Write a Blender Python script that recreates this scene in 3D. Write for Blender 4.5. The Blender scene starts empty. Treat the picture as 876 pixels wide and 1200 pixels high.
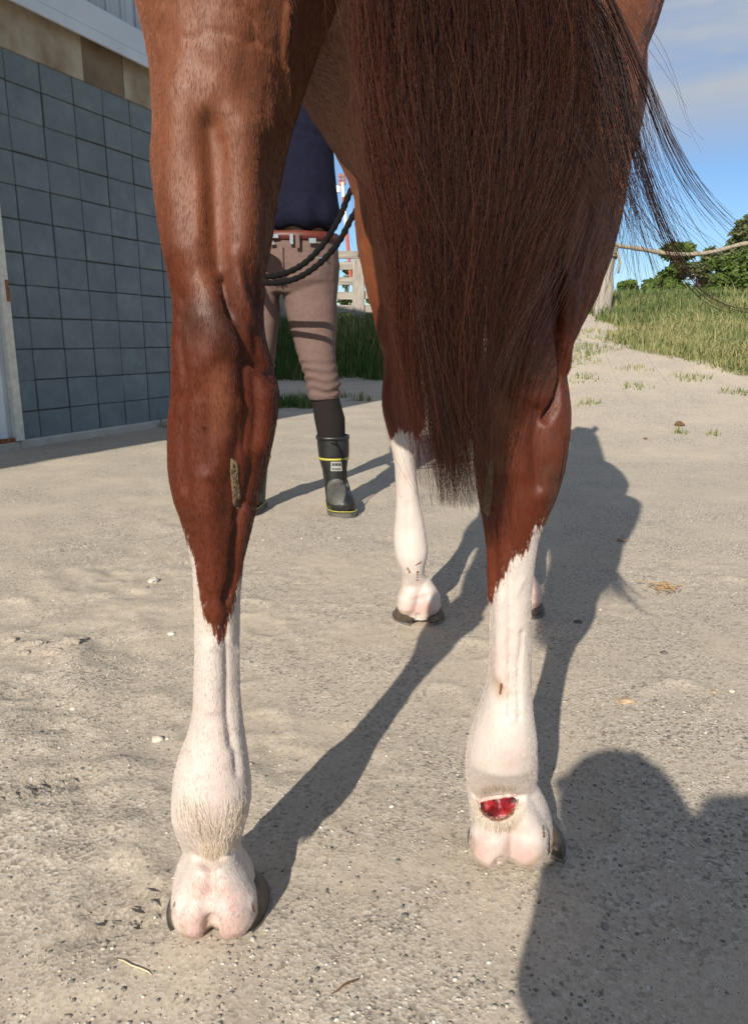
import bpy, bmesh, math, random
import numpy as np
from mathutils import Vector, Matrix, noise as mnoise
PI = math.pi
R = math.radians
random.seed(7)
rng = np.random.default_rng(7)
sc = bpy.context.scene
COL = sc.collection

# ------------------------------------------------------------------ camera, world, sun, exposure
PITCH = R(13.0); FPX = 867.0; CZ = 0.68          # photograph 876 x 1200, principal point 438,600
SUN_AZ = R(20.0); SUN_EL = R(30.0)               # shadows run 20 deg to the right of straight ahead
cam_d = bpy.data.cameras.new("camera")
cam = bpy.data.objects.new("camera", cam_d); COL.objects.link(cam)
cam.location = (0, 0, CZ); cam.rotation_euler = (PI/2 - PITCH, 0, 0)
cam_d.sensor_fit = 'VERTICAL'; cam_d.sensor_height = 36.0; cam_d.lens = 36.0*FPX/1200.0
cam_d.clip_start = 0.02; cam_d.clip_end = 3000
sc.camera = cam

sun_dir = Vector((math.sin(SUN_AZ)*math.cos(SUN_EL), math.cos(SUN_AZ)*math.cos(SUN_EL), -math.sin(SUN_EL)))
sd = bpy.data.lights.new("sun", 'SUN'); sd.energy = 5.0; sd.angle = R(0.55); sd.color = (1.0, 0.92, 0.80)
so = bpy.data.objects.new("sun", sd); COL.objects.link(so)
so.rotation_euler = sun_dir.to_track_quat('-Z', 'Y').to_euler(); so.location = (-3, -8, 6)

W = bpy.data.worlds.new("World"); sc.world = W; W.use_nodes = True
wn = W.node_tree.nodes; wl = W.node_tree.links
for n in list(wn): wn.remove(n)
wo = wn.new('ShaderNodeOutputWorld'); bg = wn.new('ShaderNodeBackground')
sky = wn.new('ShaderNodeTexSky'); sky.sky_type = 'NISHITA'; sky.sun_disc = False
sky.sun_elevation = SUN_EL; sky.sun_rotation = PI + SUN_AZ
sky.air_density = 1.0; sky.dust_density = 0.3; sky.ozone_density = 2.5
# a few soft clouds, laid out over the whole sky by direction
tc = wn.new('ShaderNodeTexCoord'); mp = wn.new('ShaderNodeMapping'); mp.inputs['Scale'].default_value = (1.5, 1.5, 7.5)
mp.inputs['Location'].default_value = (0.35, 0.2, 0.30)
nz = wn.new('ShaderNodeTexNoise'); nz.inputs['Scale'].default_value = 1.5; nz.inputs['Detail'].default_value = 7; nz.inputs['Roughness'].default_value = 0.52
rp = wn.new('ShaderNodeValToRGB'); rp.color_ramp.elements[0].position = 0.37; rp.color_ramp.elements[1].position = 0.58
sep = wn.new('ShaderNodeSeparateXYZ')
el = wn.new('ShaderNodeMapRange'); el.inputs[1].default_value = 0.19; el.inputs[2].default_value = 0.27
mul = wn.new('ShaderNodeMath'); mul.operation = 'MULTIPLY'
mx = wn.new('ShaderNodeMix'); mx.data_type = 'RGBA'
mx.inputs[7].default_value = (4.3, 4.7, 5.3, 1)
wl.new(tc.outputs['Generated'], mp.inputs[0]); wl.new(mp.outputs[0], nz.inputs['Vector'])
wl.new(tc.outputs['Generated'], sep.inputs[0]); wl.new(sep.outputs[2], el.inputs[0])
wl.new(nz.outputs[0], rp.inputs[0]); wl.new(rp.outputs[0], mul.inputs[0]); wl.new(el.outputs[0], mul.inputs[1])
wl.new(mul.outputs[0], mx.inputs[0]); tn = wn.new('ShaderNodeMix'); tn.data_type = 'RGBA'; tn.blend_type = 'MULTIPLY'; tn.inputs[0].default_value = 1; tn.inputs[7].default_value = (.80, .95, 1.12, 1)
wl.new(sky.outputs[0], tn.inputs[6]); wl.new(tn.outputs[2], mx.inputs[6]); wl.new(mx.outputs[2], bg.inputs[0])
bg.inputs[1].default_value = 0.085
wl.new(bg.outputs[0], wo.inputs[0])
sc.view_settings.view_transform = 'Standard'; sc.view_settings.look = 'None'
sc.view_settings.exposure = 0.36; sc.view_settings.gamma = 1.0; sc.view_settings.use_curve_mapping = False
sc.cycles.use_denoising = True

# ------------------------------------------------------------------ helpers
cP, sP = math.cos(PITCH), math.sin(PITCH)
def at(px, py, Y):
    "point seen at photograph pixel px,py at distance Y"
    u = (px-438)/FPX; v = (py-600)/FPX
    k = Y/(cP - v*sP)
    return Vector((u*k, Y, CZ + (-sP - v*cP)*k))
def gr(px, py):
    u = (px-438)/FPX; v = (py-600)/FPX
    k = CZ/(sP + v*cP)
    return Vector((u*k, (cP - v*sP)*k, 0))
def to_px(x, y, z):
    dz = z-CZ; d = y*cP - dz*sP; up = y*sP + dz*cP
    return 438 + FPX*x/d, 600 - FPX*up/d

def _hash(ix, iy, iz, seed):
    h = (ix*374761393 + iy*668265263 + iz*2147483647 + seed*1274126177) & 0xffffffff
    h = ((h ^ (h >> 13))*1274126177) & 0xffffffff
    h = (h ^ (h >> 16)) & 0xffff
    return h/65535.0
def vnoise(P, scale, seed=0):
    Q = np.asarray(P, dtype=np.float64)*scale
    if Q.shape[1] == 2: Q = np.c_[Q, np.zeros(len(Q))]
    I = np.floor(Q).astype(np.int64); Fr = Q-I; Fr = Fr*Fr*(3-2*Fr)
    out = 0
    for dx in (0, 1):
        wx = Fr[:, 0] if dx else 1-Fr[:, 0]
        for dy in (0, 1):
            wy = Fr[:, 1] if dy else 1-Fr[:, 1]
            for dz in (0, 1):
                wz = Fr[:, 2] if dz else 1-Fr[:, 2]
                out = out + wx*wy*wz*_hash(I[:, 0]+dx, I[:, 1]+dy, I[:, 2]+dz, seed)
    return out*2-1
def fbm(P, scale, octv=4, seed=0, rough=.5):
    a = 1; s = 0; out = 0
    for o in range(octv):
        out = out + a*vnoise(P, scale*2**o, seed+o); s += a; a *= rough
    return out/s
def sstep(a, b, x):
    t = np.clip((x-a)/(b-a), 0, 1); return t*t*(3-2*t)

def mesh_from(name, V, F, mat=None, smooth=False):
    me = bpy.data.meshes.new(name)
    V = np.asarray(V, dtype=np.float32)
    if isinstance(F, np.ndarray):
        k = F.shape[1]; n = len(F)
        me.vertices.add(len(V)); me.vertices.foreach_set('co', V.ravel())
        me.loops.add(n*k); me.loops.foreach_set('vertex_index', F.astype(np.int32).ravel())
        me.polygons.add(n); me.polygons.foreach_set('loop_start', np.arange(0, n*k, k, dtype=np.int32))
        me.update(calc_edges=True)
    else:
        me.from_pydata([tuple(v) for v in V], [], F); me.update()
    if smooth: me.polygons.foreach_set('use_smooth', np.ones(len(me.polygons), dtype=bool))
    if mat:
        for m in (mat if isinstance(mat, (list, tuple)) else [mat]): me.materials.append(m)
    return me
def obj(name, me, parent=None, loc=None):
    o = bpy.data.objects.new(name, me); COL.objects.link(o)
    if parent: o.parent = parent
    if loc is not None: o.location = loc
    return o
def tag(o, label=None, cat=None, group=None, kind=None):
    if label: o['label'] = label
    if cat: o['category'] = cat
    if group: o['group'] = group
    if kind: o['kind'] = kind
    return o
def empty(name, loc=(0, 0, 0), rz=0):
    o = bpy.data.objects.new(name, None); COL.objects.link(o); o.location = loc; o.rotation_euler = (0, 0, rz)
    o.empty_display_size = .1
    return o
def set_attr(me, name, vals, typ='FLOAT', dom='POINT'):
    a = me.attributes.new(name, typ, dom)
    if typ == 'FLOAT': a.data.foreach_set('value', np.asarray(vals, dtype=np.float32).ravel())
    else: a.data.foreach_set('color', np.asarray(vals, dtype=np.float32).ravel())

class MB:
    "mesh collector"
    def __init__(s): s.V = []; s.F = []
    def add(s, V, F):
        b = len(s.V); s.V += [tuple(v) for v in V]; s.F += [tuple(i+b for i in f) for f in F]; return s
    def box(s, c, h, M=None, bev=0.0):
        c = Vector(c); x, y, z = h
        if bev > 0:
            bm = bmesh.new(); bmesh.ops.create_cube(bm, size=2)
            for v in bm.verts: v.co = Vector((v.co.x*x, v.co.y*y, v.co.z*z))
            bmesh.ops.bevel(bm, geom=bm.edges[:], offset=bev, segments=1, affect='EDGES', profile=.5)
            bm.verts.ensure_lookup_table()
            V = [v.co.copy() for v in bm.verts]; F = [[v.index for v in f.verts] for f in bm.faces]; bm.free()
        else:
            V = [Vector((a*x, b*y, d*z)) for a in (-1, 1) for b in (-1, 1) for d in (-1, 1)]
            F = [(0, 1, 3, 2), (4, 6, 7, 5), (0, 4, 5, 1), (2, 3, 7, 6), (0, 2, 6, 4), (1, 5, 7, 3)]
        if M is not None: V = [M @ v for v in V]
        return s.add([v+c for v in V], F)
    def rings(s, rings, cap=True, closed=True):
        b = len(s.V); n = len(rings[0])
        for r in rings: s.V += [tuple(p) for p in r]
        for i in range(len(rings)-1):
            for j in range(n if closed else n-1):
                k = (j+1) % n
                s.F.append((b+i*n+j, b+i*n+k, b+(i+1)*n+k, b+(i+1)*n+j))
        if cap:
            s.F.append(tuple(b+j for j in range(n))[::-1]); e = b+(len(rings)-1)*n
            s.F.append(tuple(e+j for j in range(n)))
        return s
    def tube(s, pts, rad, n=10, cap=True):
        pts = [Vector(p) for p in pts]; m = len(pts)
        if not hasattr(rad, '__len__'): rad = [rad]*m
        t = (pts[1]-pts[0]).normalized(); a = Vector((0, 0, 1)) if abs(t.z) < .9 else Vector((1, 0, 0))
        u = t.cross(a).normalized(); rg = []
        for i, p in enumerate(pts):
            t = (pts[min(i+1, m-1)]-pts[max(i-1, 0)]).normalized()
            u = (u - t*u.dot(t)).normalized(); w = t.cross(u)
            rg.append([p + (u*math.cos(q)+w*math.sin(q))*rad[i] for q in [2*PI*j/n for j in range(n)]])
        return s.rings(rg, cap)
    def build(s, name, mat, parent=None, smooth=False, loc=None):
        me = mesh_from(name, s.V, s.F, mat, smooth)
        return obj(name, me, parent, loc)
def ellring(cx, cy, z, rx, ry, n=28, p=1.0):
    out = []
    for j in range(n):
        a = 2*PI*j/n; c, s_ = math.cos(a), math.sin(a)
        out.append((cx+rx*math.copysign(abs(c)**p, c), cy+ry*math.copysign(abs(s_)**p, s_), z))
    return out
def spline(pts, n):
    "catmull-rom through pts, n samples"
    P = np.array([list(p) for p in pts], float)
    d = np.r_[0, np.cumsum(np.linalg.norm(np.diff(P, axis=0), axis=1))]; d /= d[-1]
    m = np.gradient(P, d, axis=0) if len(P) > 2 else np.repeat((P[1:]-P[:1]), 2, 0)
    t = np.linspace(0, 1, n); i = np.clip(np.searchsorted(d, t, side='right')-1, 0, len(P)-2)
    h = (d[i+1]-d[i])[:, None]; s = ((t-d[i])/(d[i+1]-d[i]))[:, None]
    return (2*s**3-3*s**2+1)*P[i] + (s**3-2*s**2+s)*h*m[i] + (-2*s**3+3*s**2)*P[i+1] + (s**3-s**2)*h*m[i+1]

# ------------------------------------------------------------------ materials
def newmat(name):
    m = bpy.data.materials.new(name); m.use_nodes = True
    nt = m.node_tree; b = nt.nodes['Principled BSDF']
    return m, nt, b
def N(nt, t, **kw):
    n = nt.nodes.new(t)
    for k, v in kw.items():
        if k.startswith('i_'): n.inputs[k[2:].replace('_', ' ')].default_value = v
        else: setattr(n, k, v)
    return n
def ramp(nt, fac, stops):
    r = nt.nodes.new('ShaderNodeValToRGB'); e = r.color_ramp.elements
    while len(e) > 1: e.remove(e[-1])
    e[0].position = stops[0][0]; e[0].color = (*stops[0][1], 1)
    for p, c in stops[1:]:
        q = e.new(p); q.color = (*c, 1)
    nt.links.new(fac, r.inputs[0]); return r.outputs[0]
def mixc(nt, f, a, b, bt='MIX'):
    m = nt.nodes.new('ShaderNodeMix'); m.data_type = 'RGBA'; m.blend_type = bt
    for i, v in ((0, f), (6, a), (7, b)):
        if isinstance(v, (int, float)): m.inputs[i].default_value = v
        elif isinstance(v, tuple): m.inputs[i].default_value = (*v, 1)
        else: nt.links.new(v, m.inputs[i])
    return m.outputs[2]
def math_(nt, op, a, b=0, c=None, clamp=False):
    m = nt.nodes.new('ShaderNodeMath'); m.operation = op; m.use_clamp = clamp
    for i, v in enumerate((a, b) if c is None else (a, b, c)):
        if isinstance(v, (int, float)): m.inputs[i].default_value = v
        else: nt.links.new(v, m.inputs[i])
    return m.outputs[0]
def coords(nt, scale=(1, 1, 1), kind='Object', rot=(0, 0, 0)):
    t = nt.nodes.new('ShaderNodeTexCoord'); m = nt.nodes.new('ShaderNodeMapping')
    m.inputs['Scale'].default_value = scale; m.inputs['Rotation'].default_value = rot
    nt.links.new(t.outputs[kind], m.inputs[0]); return m.outputs[0]
def noise(nt, vec, scale, detail=4, rough=.5, dist=0):
    n = nt.nodes.new('ShaderNodeTexNoise'); n.inputs['Scale'].default_value = scale
    n.inputs['Detail'].default_value = detail; n.inputs['Roughness'].default_value = rough; n.inputs['Distortion'].default_value = dist
    nt.links.new(vec, n.inputs['Vector']); return n.outputs[0]
def bump(nt, b, h, strength=.3, dist=.01, prev=None):
    n = nt.nodes.new('ShaderNodeBump'); n.inputs['Strength'].default_value = strength; n.inputs['Distance'].default_value = dist
    nt.links.new(h, n.inputs['Height'])
    if prev: nt.links.new(prev, n.inputs['Normal'])
    if b is not None: nt.links.new(n.outputs[0], b.inputs['Normal'])
    return n.outputs[0]
def simple(name, col, rough=.6, var=.15, scale=30, bstr=.2, bdist=.003, metal=0, detail=5, stretch=(1, 1, 1), col2=None, spec=.5):
    m, nt, b = newmat(name)
    v = coords(nt, stretch); f = noise(nt, v, scale, detail, .6)
    c2 = col2 or tuple(min(1, c*(1+var*2)) for c in col); c1 = tuple(c*(1-var*1.5) for c in col) if not col2 else col
    nt.links.new(ramp(nt, f, [(.3, c1), (.7, c2)]), b.inputs['Base Color'])
    b.inputs['Roughness'].default_value = rough; b.inputs['Metallic'].default_value = metal
    b.inputs['Specular IOR Level'].default_value = spec
    if bstr: bump(nt, b, noise(nt, v, scale*3, 4, .6), bstr, bdist)
    return m
def attrc(nt, name):
    a = nt.nodes.new('ShaderNodeAttribute'); a.attribute_name = name; return a

M = {}
# coat: vertex field 'coat' (colour of the hair itself) plus fine hair grain
def coat_mat():
    m, nt, b = newmat('horse_coat')
    a = attrc(nt, 'coat'); w = attrc(nt, 'whiteness')
    v1 = coords(nt, (1, 1, .09)); g = noise(nt, v1, 900, 3, .7)
    v2 = coords(nt, (1, 1, .35)); g2 = noise(nt, v2, 60, 4, .6)
    wf = math_(nt, 'ADD', w.outputs['Fac'], math_(nt, 'MULTIPLY', math_(nt, 'SUBTRACT', noise(nt, coords(nt, (1, 1, .12)), 260, 3, .7), .5), .045))
    wf = math_(nt, 'MULTIPLY_ADD', wf, 260.0, .5, clamp=True)
    pk = attrc(nt, 'pink')
    whitec = mixc(nt, pk.outputs['Fac'], (.53, .465, .42), (.54, .32, .285))
    whitec = mixc(nt, math_(nt, 'MULTIPLY', g, .35), whitec, (.56, .495, .45))
    dirt = attrc(nt, 'dirt')
    whitec = mixc(nt, dirt.outputs['Fac'], whitec, (.30, .22, .13))
    red = mixc(nt, math_(nt, 'MULTIPLY_ADD', g2, .9, -.2, clamp=True), a.outputs['Color'], mixc(nt, 1.0, a.outputs['Color'], (1.5, 1.45, 1.4), 'MULTIPLY'))
    red = mixc(nt, math_(nt, 'MULTIPLY_ADD', g, 1.2, -.35, clamp=True), mixc(nt, 1.0, red, (.70, .66, .64), 'MULTIPLY'), red)
    nt.links.new(mixc(nt, wf, red, whitec), b.inputs['Base Color'])
    b.inputs['Roughness'].default_value = .50; b.inputs['Specular IOR Level'].default_value = .42
    b.inputs['Sheen Weight'].default_value = .03; b.inputs['Sheen Roughness'].default_value = .35
    b.inputs['Sheen Tint'].default_value = (1, .75, .6, 1)
    bb = bump(nt, None, g, .35, .0012); bump(nt, b, g2, .25, .004, bb)
    return m
M['coat'] = coat_mat()
def hair_mat(name, attr, rough=.4, var=.35):
    m, nt, b = newmat(name)
    a = attrc(nt, attr); hi = nt.nodes.new('ShaderNodeHairInfo')
    f = math_(nt, 'MULTIPLY_ADD', hi.outputs['Random'], var*2, 1-var)
    mc = nt.nodes.new('ShaderNodeVectorMath'); mc.operation = 'SCALE'
    nt.links.new(a.outputs['Color'], mc.inputs[0]); nt.links.new(f, mc.inputs['Scale'])
    nt.links.new(mc.outputs[0], b.inputs['Base Color'])
    b.inputs['Roughness'].default_value = rough; b.inputs['Specular IOR Level'].default_value = .5
    return m
M['fur'] = hair_mat('coat_hair', 'hcol', .42, .25)
M['fur'].node_tree.nodes['Principled BSDF'].inputs['Specular IOR Level'].default_value = .24
M['tailhair'] = hair_mat('tail_hair', 'hcol', .5, .5)
M['tailhair'].node_tree.nodes['Principled BSDF'].inputs['Specular IOR Level'].default_value = .32
def hoof_mat():
    m, nt, b = newmat('hoof_horn')
    v = coords(nt, (1, 1, 1)); f = noise(nt, v, 25, 5, .6); st = noise(nt, coords(nt, (1, 1, 6)), 90, 3, .6)
    c = ramp(nt, f, [(.3, (.035, .025, .018)), (.5, (.10, .072, .05)), (.72, (.26, .19, .12))])
    nt.links.new(mixc(nt, math_(nt, 'MULTIPLY', st, .5), c, (.05, .04, .03)), b.inputs['Base Color'])
    b.inputs['Roughness'].default_value = .5; bump(nt, b, st, .4, .002); return m
M['hoof'] = hoof_mat()
M['shoe'] = simple('worn_steel', (.28, .27, .26), .42, .3, 60, .4, .001, metal=.9)
M['chestnut'] = simple('chestnut_horn', (.10, .060, .030), .6, .4, 160, .8, .003, stretch=(1, 1, 2.2), col2=(.25, .17, .095))
def wound_mat():
    m, nt, b = newmat('wound_flesh')
    v = coords(nt); f = noise(nt, v, 48, 5, .6)
    nt.links.new(ramp(nt, f, [(.36, (.030, .003, .004)), (.48, (.12, .004, .007)), (.60, (.27, .010, .014)), (.76, (.38, .055, .04))]), b.inputs['Base Color'])
    b.inputs['Roughness'].default_value = .42; b.inputs['Subsurface Weight'].default_value = .15; b.inputs['Subsurface Radius'].default_value = (.01, .003, .002)
    b.inputs['Subsurface Scale'].default_value = .3
    bump(nt, b, f, .5, .002); return m
M['wound'] = wound_mat()
M['scab'] = simple('dried_scab', (.09, .035, .02), .6, .4, 300, .8, .002, col2=(.30, .16, .08))
M['lip'] = simple('wound_lip_skin', (.60, .33, .30), .45, .1, 200, .4, .001, col2=(.66, .46, .40))
M['block'] = None
def block_mat():
    m, nt, b = newmat('grey_concrete_block')
    v = coords(nt, kind='Object'); oi = nt.nodes.new('ShaderNodeObjectInfo')
    ad = nt.nodes.new('ShaderNodeVectorMath'); ad.operation = 'ADD'
    sc_ = nt.nodes.new('ShaderNodeVectorMath'); sc_.operation = 'SCALE'; cmb = nt.nodes.new('ShaderNodeCombineXYZ')
    for i in range(3): nt.links.new(oi.outputs['Random'], cmb.inputs[i])
    nt.links.new(cmb.outputs[0], sc_.inputs[0]); sc_.inputs['Scale'].default_value = 37
    nt.links.new(v, ad.inputs[0]); nt.links.new(sc_.outputs[0], ad.inputs[1])
    f = noise(nt, ad.outputs[0], 7, 6, .65); g = noise(nt, ad.outputs[0], 240, 3, .6)
    c = ramp(nt, f, [(.25, (.105, .140, .158)), (.5, (.150, .190, .208)), (.75, (.21, .25, .268))])
    c = mixc(nt, math_(nt, 'MULTIPLY_ADD', oi.outputs['Random'], .4, -.1, clamp=True), c, (.10, .13, .145))
    c = mixc(nt, math_(nt, 'MULTIPLY', g, .3), c, (.12, .14, .15))
    nt.links.new(c, b.inputs['Base Color']); b.inputs['Roughness'].default_value = .88
    bump(nt, b, g, .5, .003); return m
M['block'] = block_mat()
M['mortar'] = simple('dark_mortar', (.062, .082, .088), .95, .4, 25, .5, .006, col2=(.10, .12, .115))
M['plywood'] = simple('weathered_plywood', (.20, .145, .09), .75, .3, 3.2, .15, .003, stretch=(1, 1, .8), col2=(.50, .44, .34), detail=6)
M['plywood_dark'] = simple('dark_plywood', (.09, .062, .038), .75, .3, 3.0, .15, .003, stretch=(1, 1, .8), col2=(.24, .175, .11), detail=6)
M['fascia'] = simple('pale_painted_steel', (.50, .57, .66), .5, .06, 3, .05, .002, col2=(.60, .66, .74))
M['cladding'] = simple('stained_grey_cladding', (.33, .38, .45), .6, .2, 4, .05, .002, stretch=(6, 6, .5), col2=(.52, .58, .66))
M['steel_sheet'] = simple('galvanised_sheet', (.50, .56, .60), .45, .1, 5, .05, .002, metal=.3, col2=(.62, .68, .72))
M['oldpaint'] = simple('chipped_white_paint', (.52, .50, .44), .7, .2, 22, .4, .004, col2=(.70, .68, .60))
M['rust'] = simple('rust', (.20, .07, .025), .8, .4, 50, .5, .003)
M['concrete'] = simple('pale_concrete', (.36, .34, .30), .9, .2, 8, .4, .006, col2=(.46, .44, .40))
M['wood'] = simple('grey_weathered_wood', (.18, .155, .125), .85, .3, 14, .6, .006, stretch=(3, 3, .3), col2=(.40, .36, .31))
M['woodh'] = simple('grey_weathered_rail', (.17, .15, .125), .85, .3, 5, .6, .006, stretch=(.3, 3, 3), col2=(.38, .34, .29))
M['cord'] = simple('frayed_cord', (.27, .23, .17), .9, .2, 90, .5, .002)
M['bark'] = simple('bark', (.10, .075, .05), .9, .3, 18, .8, .02, stretch=(1, 1, .3), col2=(.20, .16, .12))
def leaf_mat(name, c1, c2, tr=.25):
    m, nt, b = newmat(name)
    a = attrc(nt, 'tint')
    nt.links.new(ramp(nt, a.outputs['Fac'], [(0, c1), (1, c2)]), b.inputs['Base Color'])
    b.inputs['Roughness'].default_value = .6; b.inputs['Specular IOR Level'].default_value = .3
    t = nt.nodes.new('ShaderNodeBsdfTranslucent'); nt.links.new(ramp(nt, a.outputs['Fac'], [(0, c1), (1, c2)]), t.inputs[0])
    mx_ = nt.nodes.new('ShaderNodeMixShader'); mx_.inputs[0].default_value = tr
    nt.links.new(b.outputs[0], mx_.inputs[1]); nt.links.new(t.outputs[0], mx_.inputs[2])
    nt.links.new(mx_.outputs[0], nt.nodes['Material Output'].inputs[0]); return m
M['leaf'] = leaf_mat('leaf_green', (.045, .08, .018), (.17, .24, .05))
M['leaf2'] = leaf_mat('leaf_grey_green', (.06, .08, .03), (.19, .22, .09))
M['grass'] = leaf_mat('grass_blades', (.055, .115, .022), (.40, .36, .17), .3)

# ------------------------------------------------------------------ ground
def ground_h(x, y):
    x = np.asarray(x, float); y = np.asarray(y, float)
    # sandy ramp rising to the right, grass bank behind
    right = sstep(.7, 2.1, x - .03*(y-8))
    ry_ = np.interp(y, [4.2, 5.2, 6.5, 8.0, 9.5, 11, 12.5, 15, 30, 60], [0, .07, .26, .60, .92, 1.16, 1.30, 1.36, 1.3, 1.0])
    bank = np.interp(y, [12.6, 13.0, 14.2, 16, 30, 60], [0, .12, .86, 1.0, 1.1, 1.1])
    edge = np.interp(x, [-60, -14, -9, 60], [.0, .2, 1, 1])
    h = bank*edge*(1-right) + ry_*right
    h = h*np.interp(x, [-400, 25, 60, 400], [1, 1, .6, .3])
    # grass hump along the right edge of the path
    h = h + .06*sstep(.0, .8, x-(3.0+.7*np.maximum(0, 7.6-y)))*sstep(5.4, 7, y)*sstep(14, 11, y)
    return h
def axis_lines(dense_a, dense_b, step, lo, hi, grow=1.12):
    a = list(np.arange(dense_a, dense_b+1e-6, step)); s = step; v = dense_b
    while v < hi: s *= grow; v += s; a.append(v)
    s = step; v = dense_a; b = []
    while v > lo: s *= grow; v -= s; b.append(v)
    return np.array(b[::-1]+a)
gx = axis_lines(-1.0, 1.0, .009, -900, 900, 1.10); gy = axis_lines(.35, 2.1, .009, -300, 1400, 1.045)
X, Y_ = np.meshgrid(gx, gy); P2 = np.c_[X.ravel(), Y_.ravel()]
Z = ground_h(P2[:, 0], P2[:, 1])
near = sstep(30, 6, np.hypot(P2[:, 0], P2[:, 1]))
def micro(P2):
    z = .010*fbm(P2, 1.6, 3, 3) + .0028*fbm(P2, 7, 2, 5)
    z += .0030*fbm(P2, 45, 2, 11, .7)*(.10+.90*sstep(.0, .35, fbm(P2, 2.2, 2, 21)))
    # rough loose strip of gravel and clods on the left
    d = np.abs((P2[:, 0]+.62) + .18*(P2[:, 1]-1.5)); z += .012*np.exp(-(d/.28)**2)*np.clip(fbm(P2, 12, 3, 31), -.4, 1)
    # tyre tread print left of the nearest hoof
    for (cx, cy, ang) in ((gr(45, 925).x, gr(45, 925).y, .5), (gr(150, 1070).x, gr(150, 1070).y, .35), (gr(90, 640).x, gr(90, 640).y, .6)):
        ca, sa = math.cos(ang), math.sin(ang)
        u = (P2[:, 0]-cx)*ca + (P2[:, 1]-cy)*sa; w = -(P2[:, 0]-cx)*sa + (P2[:, 1]-cy)*ca
        msk = np.exp(-(u/.075)**4-(w/.04)**4); z += msk*(.0055*np.sign(np.sin(u*2*PI/.021))*(np.cos(w*2*PI/.03) > -.6) - .003)
    rr = np.random.default_rng(55)
    for k in range(46):      # hoof scuffs and heel marks
        px_, py_ = rr.uniform(-30, 900), 560+620*rr.random()**1.3; g_ = gr(px_, py_)
        if 150 < px_ < 680 and py_ > 900: continue
        a_ = rr.uniform(0, 6.28); u = (P2[:, 0]-g_.x)*math.cos(a_)+(P2[:, 1]-g_.y)*math.sin(a_); w = -(P2[:, 0]-g_.x)*math.sin(a_)+(P2[:, 1]-g_.y)*math.cos(a_)
        q = np.hypot(u/.055, w/.065); z += rr.uniform(.3, 1)*(.0045*np.exp(-((q-1)/.22)**2)*(w > -.03) - .0045*np.exp(-(q/.8)**4))
    d = np.abs((P2[:, 0]+.45) + .55*(P2[:, 1]-1.15)); z += .006*np.exp(-(d/.05)**2)*np.clip(.4+fbm(P2, 9, 2, 37), 0, 1)*(P2[:, 0] < -.1)
    return z
def hollow(P2, hoofs):
    return 0
Z = Z + near*micro(P2)
V = np.c_[P2, Z]
ny, nx = X.shape
ii = (np.arange(ny-1)[:, None]*nx + np.arange(nx-1)[None, :]).ravel()
Fq = np.c_[ii, ii+1, ii+1+nx, ii+nx]
def ground_mat():
    m, nt, b = newmat('sandy_gravel_ground')
    v = coords(nt); ao = attrc(nt, 'grassy')
    big = noise(nt, v, .9, 5, .6); mid = noise(nt, v, 11, 5, .65); fine = noise(nt, v, 120, 4, .75)
    c = ramp(nt, mid, [(.25, (.51, .435, .335)), (.55, (.635, .55, .435)), (.8, (.72, .635, .515))])
    c = mixc(nt, math_(nt, 'MULTIPLY_ADD', big, 1.2, -.35, clamp=True), c, (.70, .61, .485))
    vo = nt.nodes.new('ShaderNodeTexVoronoi'); vo.inputs['Scale'].default_value = 190; nt.links.new(v, vo.inputs['Vector'])
    vo2 = nt.nodes.new('ShaderNodeTexVoronoi'); vo2.inputs['Scale'].default_value = 420; nt.links.new(v, vo2.inputs['Vector'])
    sv = nt.nodes.new('ShaderNodeSeparateColor'); nt.links.new(vo.outputs['Color'], sv.inputs[0])
    sv2 = nt.nodes.new('ShaderNodeSeparateColor'); nt.links.new(vo2.outputs['Color'], sv2.inputs[0])
    # grains: some darker, some paler, where the surface is loose
    gc = ramp(nt, sv.outputs[0], [(0, (.05, .055, .06)), (.12, (.14, .13, .12)), (.2, (.50, .44, .36)), (.8, (.56, .50, .42)), (.9, (.72, .68, .60)), (1, (.78, .75, .69))])
    gc2 = ramp(nt, sv2.outputs[1], [(0, (.13, .12, .11)), (.22, (.50, .44, .36)), (.85, (.56, .50, .42)), (1, (.76, .72, .66))])
    loose = math_(nt, 'MULTIPLY_ADD', noise(nt, v, 2.6, 4, .6), 3.0, -1.05, clamp=True)
    c = mixc(nt, math_(nt, 'MULTIPLY_ADD', loose, .55, .22), c, gc2)
    c = mixc(nt, math_(nt, 'MULTIPLY_ADD', loose, .6, .10), c, gc)
    c = mixc(nt, math_(nt, 'MULTIPLY_ADD', fine, .9, -.3, clamp=True), mixc(nt, 1.0, c, (.72, .70, .68), 'MULTIPLY'), c)
    gg = math_(nt, 'MULTIPLY_ADD', noise(nt, v, 3, 5, .7), 1.6, -.8)
    gf = math_(nt, 'MULTIPLY_ADD', math_(nt, 'ADD', ao.outputs['Fac'], gg), 3.0, -1.0, clamp=True)
    c = mixc(nt, gf, c, ramp(nt, mid, [(.3, (.07, .085, .03)), (.7, (.17, .17, .07))]))
    nt.links.new(c, b.inputs['Base Color']); b.inputs['Roughness'].default_value = .95; b.inputs['Specular IOR Level'].default_value = .2
    h1 = bump(nt, None, mid, .25, .006); h2 = bump(nt, None, math_(nt, 'MULTIPLY', vo.outputs['Distance'], loose), .5, .003, h1); bump(nt, b, math_(nt, 'MULTIPLY', fine, math_(nt, 'MULTIPLY_ADD', loose, .7, .3)), .5, .003, h2)
    return m
M['ground'] = ground_mat()
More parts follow.
